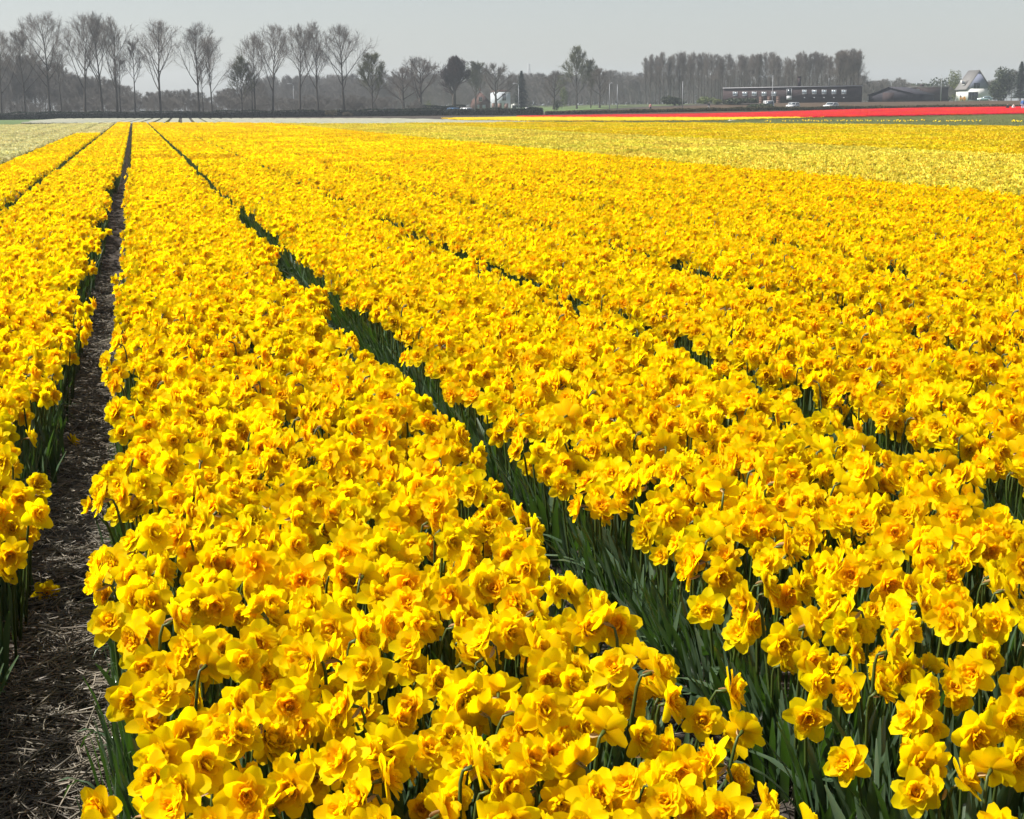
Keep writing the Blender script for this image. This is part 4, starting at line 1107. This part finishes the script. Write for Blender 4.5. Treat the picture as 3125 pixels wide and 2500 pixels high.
# dormer and roof light on the left slope
zd = ze + (za - ze) * .14; xd = lambda z: (z - ze) / sl
dm = MB().box((xd(zd) - .15, 2.2, zd + .3), (xd(zd) + 1.6, 4.6, zd + 1.75)); dorm = link('dormer', dm.mesh('dormer', [M['roof']]), h)
link('dormer_window', MB().box((xd(zd) - .2, 2.4, zd + .55), (xd(zd) - .14, 4.4, zd + 1.55)).mesh('dormer_window', [M['pane_dark']]), dorm)
link('dormer_sill', MB().box((xd(zd) - .3, 2.3, zd + .36), (xd(zd) - .13, 4.5, zd + .52)).mesh('dormer_sill', [M['white_wall']]), dorm)
link('roof_light', MB().box((xd(zd + .9) - .25, 6.4, zd + .6), (xd(zd + .9) + .15, 6.8, zd + 1.8)).mesh('roof_light', [M['white_wall']]), h)
x0, z1 = fh.at(2955, 281); x1, z0 = fh.at(2984, 306)
window(h, x0, x1, max(z0, .15), z1, frame=.10, pane='pane_dark', bars=2, mat='slate_wall', name='garage_door')
x0, z1 = fh.at(2971, 253.5); x1, z0 = fh.at(2990, 271); window(h, x0, x1, z0, z1, y=-.06, frame=.1, pane='pane_dark', bars=1, mat='slate_wall')
link('side_window', MB().box((-.05, 3.6, .9), (.02, 4.8, 2.2)).mesh('side_window', [M['pane_dark']]), h)
# white farmhouse
fw = Facade(1497, 455, 1558, 455)
f = thing('white_farmhouse', 'white two storey farmhouse with brown doors behind the broad bare tree', 'house', fw.P0, fw.rot)
hw = fw.at(1530, 281)[1]; W = fw.W
link('wall', MB().box((0, 0, 0), (W, 7, hw)).mesh('wall', [M['shaded_wall']]), f)
link('roof', MB().prism([(-.3, hw), (W + .3, hw), (W * .8, hw + .6), (W * .2, hw + .6)], -.2, 7.2).mesh('roof', [M['brick']]), f)
x0, z1 = fw.at(1532, 286); x1, z0 = fw.at(1545, 308); window(f, x0, x1, z0, z1, frame=.12, pane='pane_dark', bars=1)
for a, c in ((1501, 1510), (1519, 1531), (1539, 1551)):
    x0, z1 = fw.at(a, 316); x1, z0 = fw.at(c, 336)
    dd = link('door', MB().box((x0, -.06, .1), (x1, .02, z1)).mesh('door', [M['door_brown']]), f)
    link('fanlight', MB().box((x0 - .05, -.07, z1 + .01), (x1 + .05, .02, z1 + .22)).mesh('fanlight', [M['trim']]), dd)
fx = Facade(1560, 453, 1587, 453)
e_ = thing('white_outbuilding', 'low white outbuilding with dark opening beside the white farmhouse', 'outbuilding', fx.P0, fx.rot)
he = fx.at(1572, 317)[1]
link('wall', MB().box((0, 0, 0), (fx.W, 5, he)).mesh('wall', [M['white_wall']]), e_)
link('roof', MB().box((-.15, -.2, he), (fx.W + .15, 5.1, he + .16)).mesh('roof', [M['roof']]), e_)
link('door', MB().box((.25, -.04, 0), (fx.W * .55, .02, he * .78)).mesh('door', [M['pane_dark']]), e_)
# small brick house
fr = Facade(1436, 440, 1496, 440)
r_ = thing('brick_house', 'small dark red brick gabled house left of the white farmhouse', 'house', fr.P0, fr.rot)
W = fr.W; ze = fr.at(1440, 312)[1]; za = fr.at(1466, 279)[1]
link('wall', MB().prism([(0, 0), (W, 0), (W, ze), (W / 2, za), (0, ze)], 0, 8).mesh('wall', [M['brick']]), r_)
rf = MB()
for (ax, az_), (bx, bz) in (((-.3, ze - .35), (W / 2, za)), ((W / 2, za), (W + .3, ze - .35))): rf.prism([(ax, az_ + .02), (bx, bz + .02), (bx, bz + .2), (ax, az_ + .2)], -.2, 8.2)
rr_ = link('roof', rf.mesh('roof', [M['roof']]), r_)
link('chimney', MB().box((W / 2 - .3, 5, za - .1), (W / 2 + .3, 5.6, za + .9)).mesh('chimney', [M['brick']]), rr_)
for a, c in ((1457, 1463), (1472, 1482)):
    x0, z1 = fr.at(a, 320); x1, z0 = fr.at(c, 331); window(r_, x0, x1, z0, z1, frame=.12, bars=1)
x0, z1 = fr.at(1461, 296); x1, z0 = fr.at(1472, 310); window(r_, x0, x1, z0, z1, frame=.12, pane='pane_dark', bars=1)

# ------------------------------------------------------------------ lamp posts and poles
def lamp(px, top, dist, arm, label, group=None):
    p = at_dist(px, dist); H = height_at(px, top, dist) - p[2]
    o = thing('street_lamp' if arm else 'road_pole', label, 'lamp post' if arm else 'pole', p, 0, group)
    link('pole', MB().tube([(0, 0, -.05), (0, 0, H * .5), (0, 0, H)], [.10, .085, .06], 8).mesh('pole', [M['pole']], True), o)
    if arm:
        link('arm', MB().tube([(0, 0, H - .02), (arm * .35, 0, H + .18), (arm * .9, 0, H + .24)], [.06, .05, .045], 6).mesh('arm', [M['pole']], True), o)
        link('lamp_head', MB().prism([(arm * .7, H + .18), (arm * 1.4, H + .16), (arm * 1.4, H + .26), (arm * .8, H + .36)], -.14, .14).mesh('lamp_head', [M['trim']]), o)
    else:
        link('cap', MB().tube([(0, 0, H), (0, 0, H + .12)], [.11, .09], 8).mesh('cap', [M['trim']]), o)
    return o
lamp(897, 259, 333, -.9, 'grey street lamp with bent arm among the poplars')
lamp(1583, 258, 338, -.9, 'grey street lamp with bent arm in front of the spruce')
lamp(1860, 257, 345, .5, 'thin dark street lamp with arm beside a taller pale pole')
lamp(1884, 260, 345, 0, 'pale bare pole beside the thin street lamp')
lamp(2083, 250, 352, 0, 'tall pale bare pole beside the olive bush')
lamp(2357, 232, 352, 0, 'tall white pole in front of the long dark building')
lamp(2870, 230, 440, 0, 'thin grey pole between back building and white gabled house')
p = at_dist(1615, 900); Hm = height_at(1615, 203, 900)
o = thing('lattice_mast', 'faint distant mast rising above the hazy woodland', 'mast', p)
for dx, dy in ((-.8, -.8), (.8, -.8), (.8, .8), (-.8, .8)): link('leg', MB().tube([(dx, dy, 0), (dx * .5, dy * .5, Hm)], [.2, .14], 4).mesh('leg', [M['pole']]), o)
br = MB()
for i in range(10): z = Hm * (i + .5) / 10; w = .8 * (1 - .5 * z / Hm); br.box((-w, -w - .05, z), (w, -w + .05, z + .25)); br.box((-w, w - .05, z), (w, w + .05, z + .25))
link('bracing', br.mesh('bracing', [M['pole']]), o)

# ------------------------------------------------------------------ cars
PAINT = {}
def paint(name, col): return PAINT.setdefault(name, simple('car_paint_' + name, col, .25, .6, .03))
def car(px, dist, heading, colour, col, label, van=False, name='parked_car'):
    p = at_dist(px, dist); p[2] += .05
    o = thing(name, label, 'van' if van else 'car', p, heading)
    L, Wd, Hh = (4.8, 1.85, 1.95) if van else (4.2, 1.72, 1.45)
    pm = paint(colour, col)
    sh = [(0, .28), (L, .28), (L, .75), (L * .96, .86)] + ([(L * .86, 1.0), (L * .78, Hh - .05), (L * .72, Hh), (.12, Hh), (.02, Hh - .3)] if van else [(L * .70, .95), (L * .56, Hh - .06), (L * .46, Hh), (L * .18, Hh - .02), (L * .03, 1.0)]) + [(0, .8)]
    body = link('body', MB().prism([(x - L / 2, z) for x, z in sh], -Wd / 2, Wd / 2).mesh('body', [pm]), o)
    # windows stand a hair proud of the body
    side = [(L * .60, Hh - .12), (L * .69, .98), (L * .80 if van else L * .10, .98), (L * .80 if van else L * .19, Hh - .12)] if van else [(L * .10, .98), (L * .66, .98), (L * .54, Hh - .1), (L * .19, Hh - .1)]
    if van: side = [(L * .55, 1.1), (L * .80, 1.1), (L * .75, Hh - .15), (L * .55, Hh - .15)]
    for y0, y1 in ((-Wd / 2 - .01, -Wd / 2 + .01), (Wd / 2 - .01, Wd / 2 + .01)):
        link('side_window', MB().prism([(x - L / 2, z) for x, z in side], y0, y1).mesh('side_window', [M['glass_car']]), o)
    a, b = ((L * .86, 1.02), (L * .785, Hh - .1)) if van else ((L * .70, .96), (L * .565, Hh - .08))
    link('windscreen', MB().prism([(a[0] - L / 2, a[1]), (a[0] - L / 2 + .02, a[1] + .015), (b[0] - L / 2 + .02, b[1] + .015), (b[0] - L / 2, b[1])], -Wd / 2 + .12, Wd / 2 - .12).mesh('windscreen', [M['glass_car']]), o)
    if not van:
        a, b = (L * .03, 1.02), (L * .165, Hh - .06)
        link('rear_window', MB().prism([(a[0] - L / 2 - .02, a[1]), (a[0] - L / 2, a[1]), (b[0] - L / 2, b[1]), (b[0] - L / 2 - .02, b[1] + .01)], -Wd / 2 + .14, Wd / 2 - .14).mesh('rear_window', [M['glass_car']]), o)
    for y in (-Wd / 2 + .22, Wd / 2 - .22):
        link('headlight', MB().box((L / 2 - .03, y - .16, .6), (L / 2 + .015, y + .16, .74)).mesh('headlight', [M['lamp_white']]), o)
        link('tail_light', MB().box((-L / 2 - .015, y - .12, .62), (-L / 2 + .03, y + .12, .82)).mesh('tail_light', [M['lamp_red']]), o)
    for x in (-L * .31, L * .31):
        for y in (-Wd / 2 + .02, Wd / 2 - .02):
            w = link('wheel', MB().tube([(x, y - .1, .31), (x, y + .1, .31)], .31, 14).mesh('wheel', [M['tyre']]), o)
            link('rim', MB().tube([(x, y - .11, .31), (x, y + .11, .31)], .19, 10).mesh('rim', [M['rim']]), w)
    return o
car(1196, 334, R(-50), 'navy', (.02, .03, .07), 'dark blue car on the road behind the hedge end')
car(1377, 328, R(-150), 'blue', (.10, .22, .42), 'light blue car passing in front of the dense purplish tree', name='passing_car')
car(1428, 334, R(-60), 'silver', (.55, .56, .57), 'silver car just left of the small brick house')
car(1628, 330, R(-20), 'black', (.025, .024, .032), 'dark estate car below the spruce')
car(2536, 345, R(218), 'white', (.50, .51, .52), 'white car in front of the right half of the long dark building')
car(2346, 349, R(255), 'white', (.50, .51, .52), 'white van beside the tall white pole', van=True, name='parked_van')
car(2420, 352, R(225), 'white', (.50, .51, .52), 'white car parked below the white door of the long building')
car(3004, 470, R(150), 'pale blue', (.30, .40, .44), 'pale blue car half hidden by the shrub at the gabled house')

# ------------------------------------------------------------------ people
def person(pos, heading, joints, radii, edges, cols, label, name='person'):
    """one continuous skin over a jointed skeleton; cols: function of rest height -> material slot"""
    me = bpy.data.meshes.new('body_skeleton'); me.from_pydata(joints, edges, [])
    o = bpy.data.objects.new('body_skeleton', me); COL.objects.link(o)
    md = o.modifiers.new('Skin', 'SKIN'); md.use_smooth_shade = True
    for i, rv in enumerate(radii): me.skin_vertices[0].data[i].radius = (rv, rv)
    me.skin_vertices[0].data[0].use_root = True
    o.modifiers.new('Sub', 'SUBSURF').levels = 1
    dg = bpy.context.evaluated_depsgraph_get(); m2 = bpy.data.meshes.new_from_object(o.evaluated_get(dg))
    bpy.data.objects.remove(o)
    m2.materials.clear()
    for c in cols[0]: m2.materials.append(c)
    J = np.array(joints)
    for f in m2.polygons:
        d = np.linalg.norm(J - np.array(f.center), axis=1) - np.array(radii)
        f.material_index = cols[1][int(np.argmin(d))]
    t = thing(name, label, 'person', pos, heading)
    link('body', m2, t)
    return t
SK = simple('skin', (.50, .30, .22), .6, .3, .05); HAIR = simple('hair', (.06, .04, .03), .8, .2); FAIR = simple('fair_hair', (.35, .27, .16), .8, .2)
BLUE = simple('blue_jacket', (.06, .16, .42), .8, .2); DENIM = simple('pale_jeans', (.42, .46, .58), .8, .2); DARK = simple('dark_cloth', (.03, .03, .04), .8, .2); WHITE = simple('white_cloth', (.75, .74, .72), .8, .2); PINK = simple('pink_cloth', (.75, .35, .33), .8, .2)
E_ = [(0, 1), (1, 2), (2, 3), (3, 4), (2, 5), (5, 6), (6, 7), (2, 8), (8, 9), (9, 10), (0, 11), (11, 12), (12, 13), (13, 14), (0, 15), (15, 16), (16, 17), (17, 18)]
def stand(sx=1.0):
    J = [(0, 0, .95), (0, 0, 1.2), (0, 0, 1.42), (0, 0, 1.55), (0, .02, 1.68), (.19, 0, 1.40), (.27, 0, 1.14), (.25, .12, .92), (-.19, 0, 1.40), (-.27, 0, 1.14), (-.22, .16, .95),
         (.10, 0, .88), (.11, .03, .50), (.11, -.02, .09), (.11, .14, .04), (-.10, 0, .88), (-.12, .10, .50), (-.12, .02, .09), (-.12, .18, .04)]
    return J
RAD = [.15, .15, .16, .06, .105, .075, .055, .045, .075, .055, .045, .095, .075, .05, .045, .095, .075, .05, .045]
def crouch():
    return [(0, -.05, .32), (0, .06, .55), (0, .16, .76), (0, .20, .88), (0, .24, 1.0), (.18, .16, .74), (.24, .32, .52), (.10, .46, .50), (-.18, .16, .74), (-.24, .32, .52), (-.10, .46, .50),
            (.11, -.02, .28), (.14, .36, .42), (.13, .08, .09), (.13, .26, .04), (-.11, -.02, .28), (-.14, .34, .40), (-.13, .06, .09), (-.13, .24, .04)]
def slots(top, trou, head=3, shoe=4): return [trou, top, top, head, head, top, top, head, top, top, head, trou, trou, trou, shoe, trou, trou, trou, shoe]
def put_person(px, dist, J, mats, top, trou, heading, label):
    person(tuple(at_dist(px, dist)), heading, J, RAD, E_, (mats, slots(top, trou)), label)
put_person(3121, 236, stand(), [DENIM, BLUE, DARK, SK, DARK], 1, 0, R(150), 'person in blue jacket and pale jeans standing in the red tulips')
put_person(3079, 238, crouch(), [DARK, DARK, DARK, SK, DARK], 1, 0, R(40), 'person in dark clothes crouching in the red tulips')
put_person(3090, 240, crouch(), [WHITE, WHITE, DARK, SK, DARK], 1, 0, R(200), 'person in light clothes crouching in the red tulips')
put_person(1985, 320, stand(), [DARK, PINK, DARK, SK, DARK], 1, 0, R(180), 'person in a pink top on the verge behind the red tulips')
put_person(2163, 330, stand(), [WHITE, DARK, DARK, SK, DARK], 1, 0, R(180), 'person in a dark top and light trousers below the yellow green bushes')
# white sacks at the edge of the green tulips
for i, (px, py, w, lab) in enumerate(((2229, 375.5, .34, 'crumpled white sack lying by the green tulips'), (2238, 375, .30, 'second crumpled white sack beside the first by the green tulips'), (2046, 373.5, .26, 'lone white plastic sheet on the soil below the yellow tulips'))):
    p = on_ground(px, py); g = np.random.default_rng(i + 60); mb = MB()
    nu, nv = 7, 10; V = []
    for a in range(nu):
        ph = a / (nu - 1) * math.pi / 2
        for c in range(nv):
            th = c / nv * 6.283; r = w * math.cos(ph) * (1 + g.normal(0, .12)); V.append((r * math.cos(th), r * .7 * math.sin(th), max(0, w * .95 * math.sin(ph) * (1 + g.normal(0, .12)))))
    mb.add(V, [(a * nv + c, a * nv + (c + 1) % nv, (a + 1) * nv + (c + 1) % nv, (a + 1) * nv + c) for a in range(nu - 1) for c in range(nv)])
    o = link('white_sack', mb.mesh('white_sack', [M['plastic_white']], True), None, (p[0], p[1], float(terrain(p[0], p[1])) + .02)); tag(o, lab, 'sack')

# ------------------------------------------------------------------ haze
hz = MB().box((-1450, -65, -1.0), (1650, 2050, 46))
m, N, L = newmat('haze')
out, pv = N.new('ShaderNodeOutputMaterial'), N.new('ShaderNodeVolumePrincipled')
pv.inputs['Color'].default_value = (.82, .91, 1.0, 1); pv.inputs['Density'].default_value = 0.00030; pv.inputs['Anisotropy'].default_value = 0.2
L.new(pv.outputs[0], out.inputs['Volume'])
tag(link('haze', hz.mesh('haze', [m], tint=False)), 'thin pale spring haze over the fields', kind='stuff')
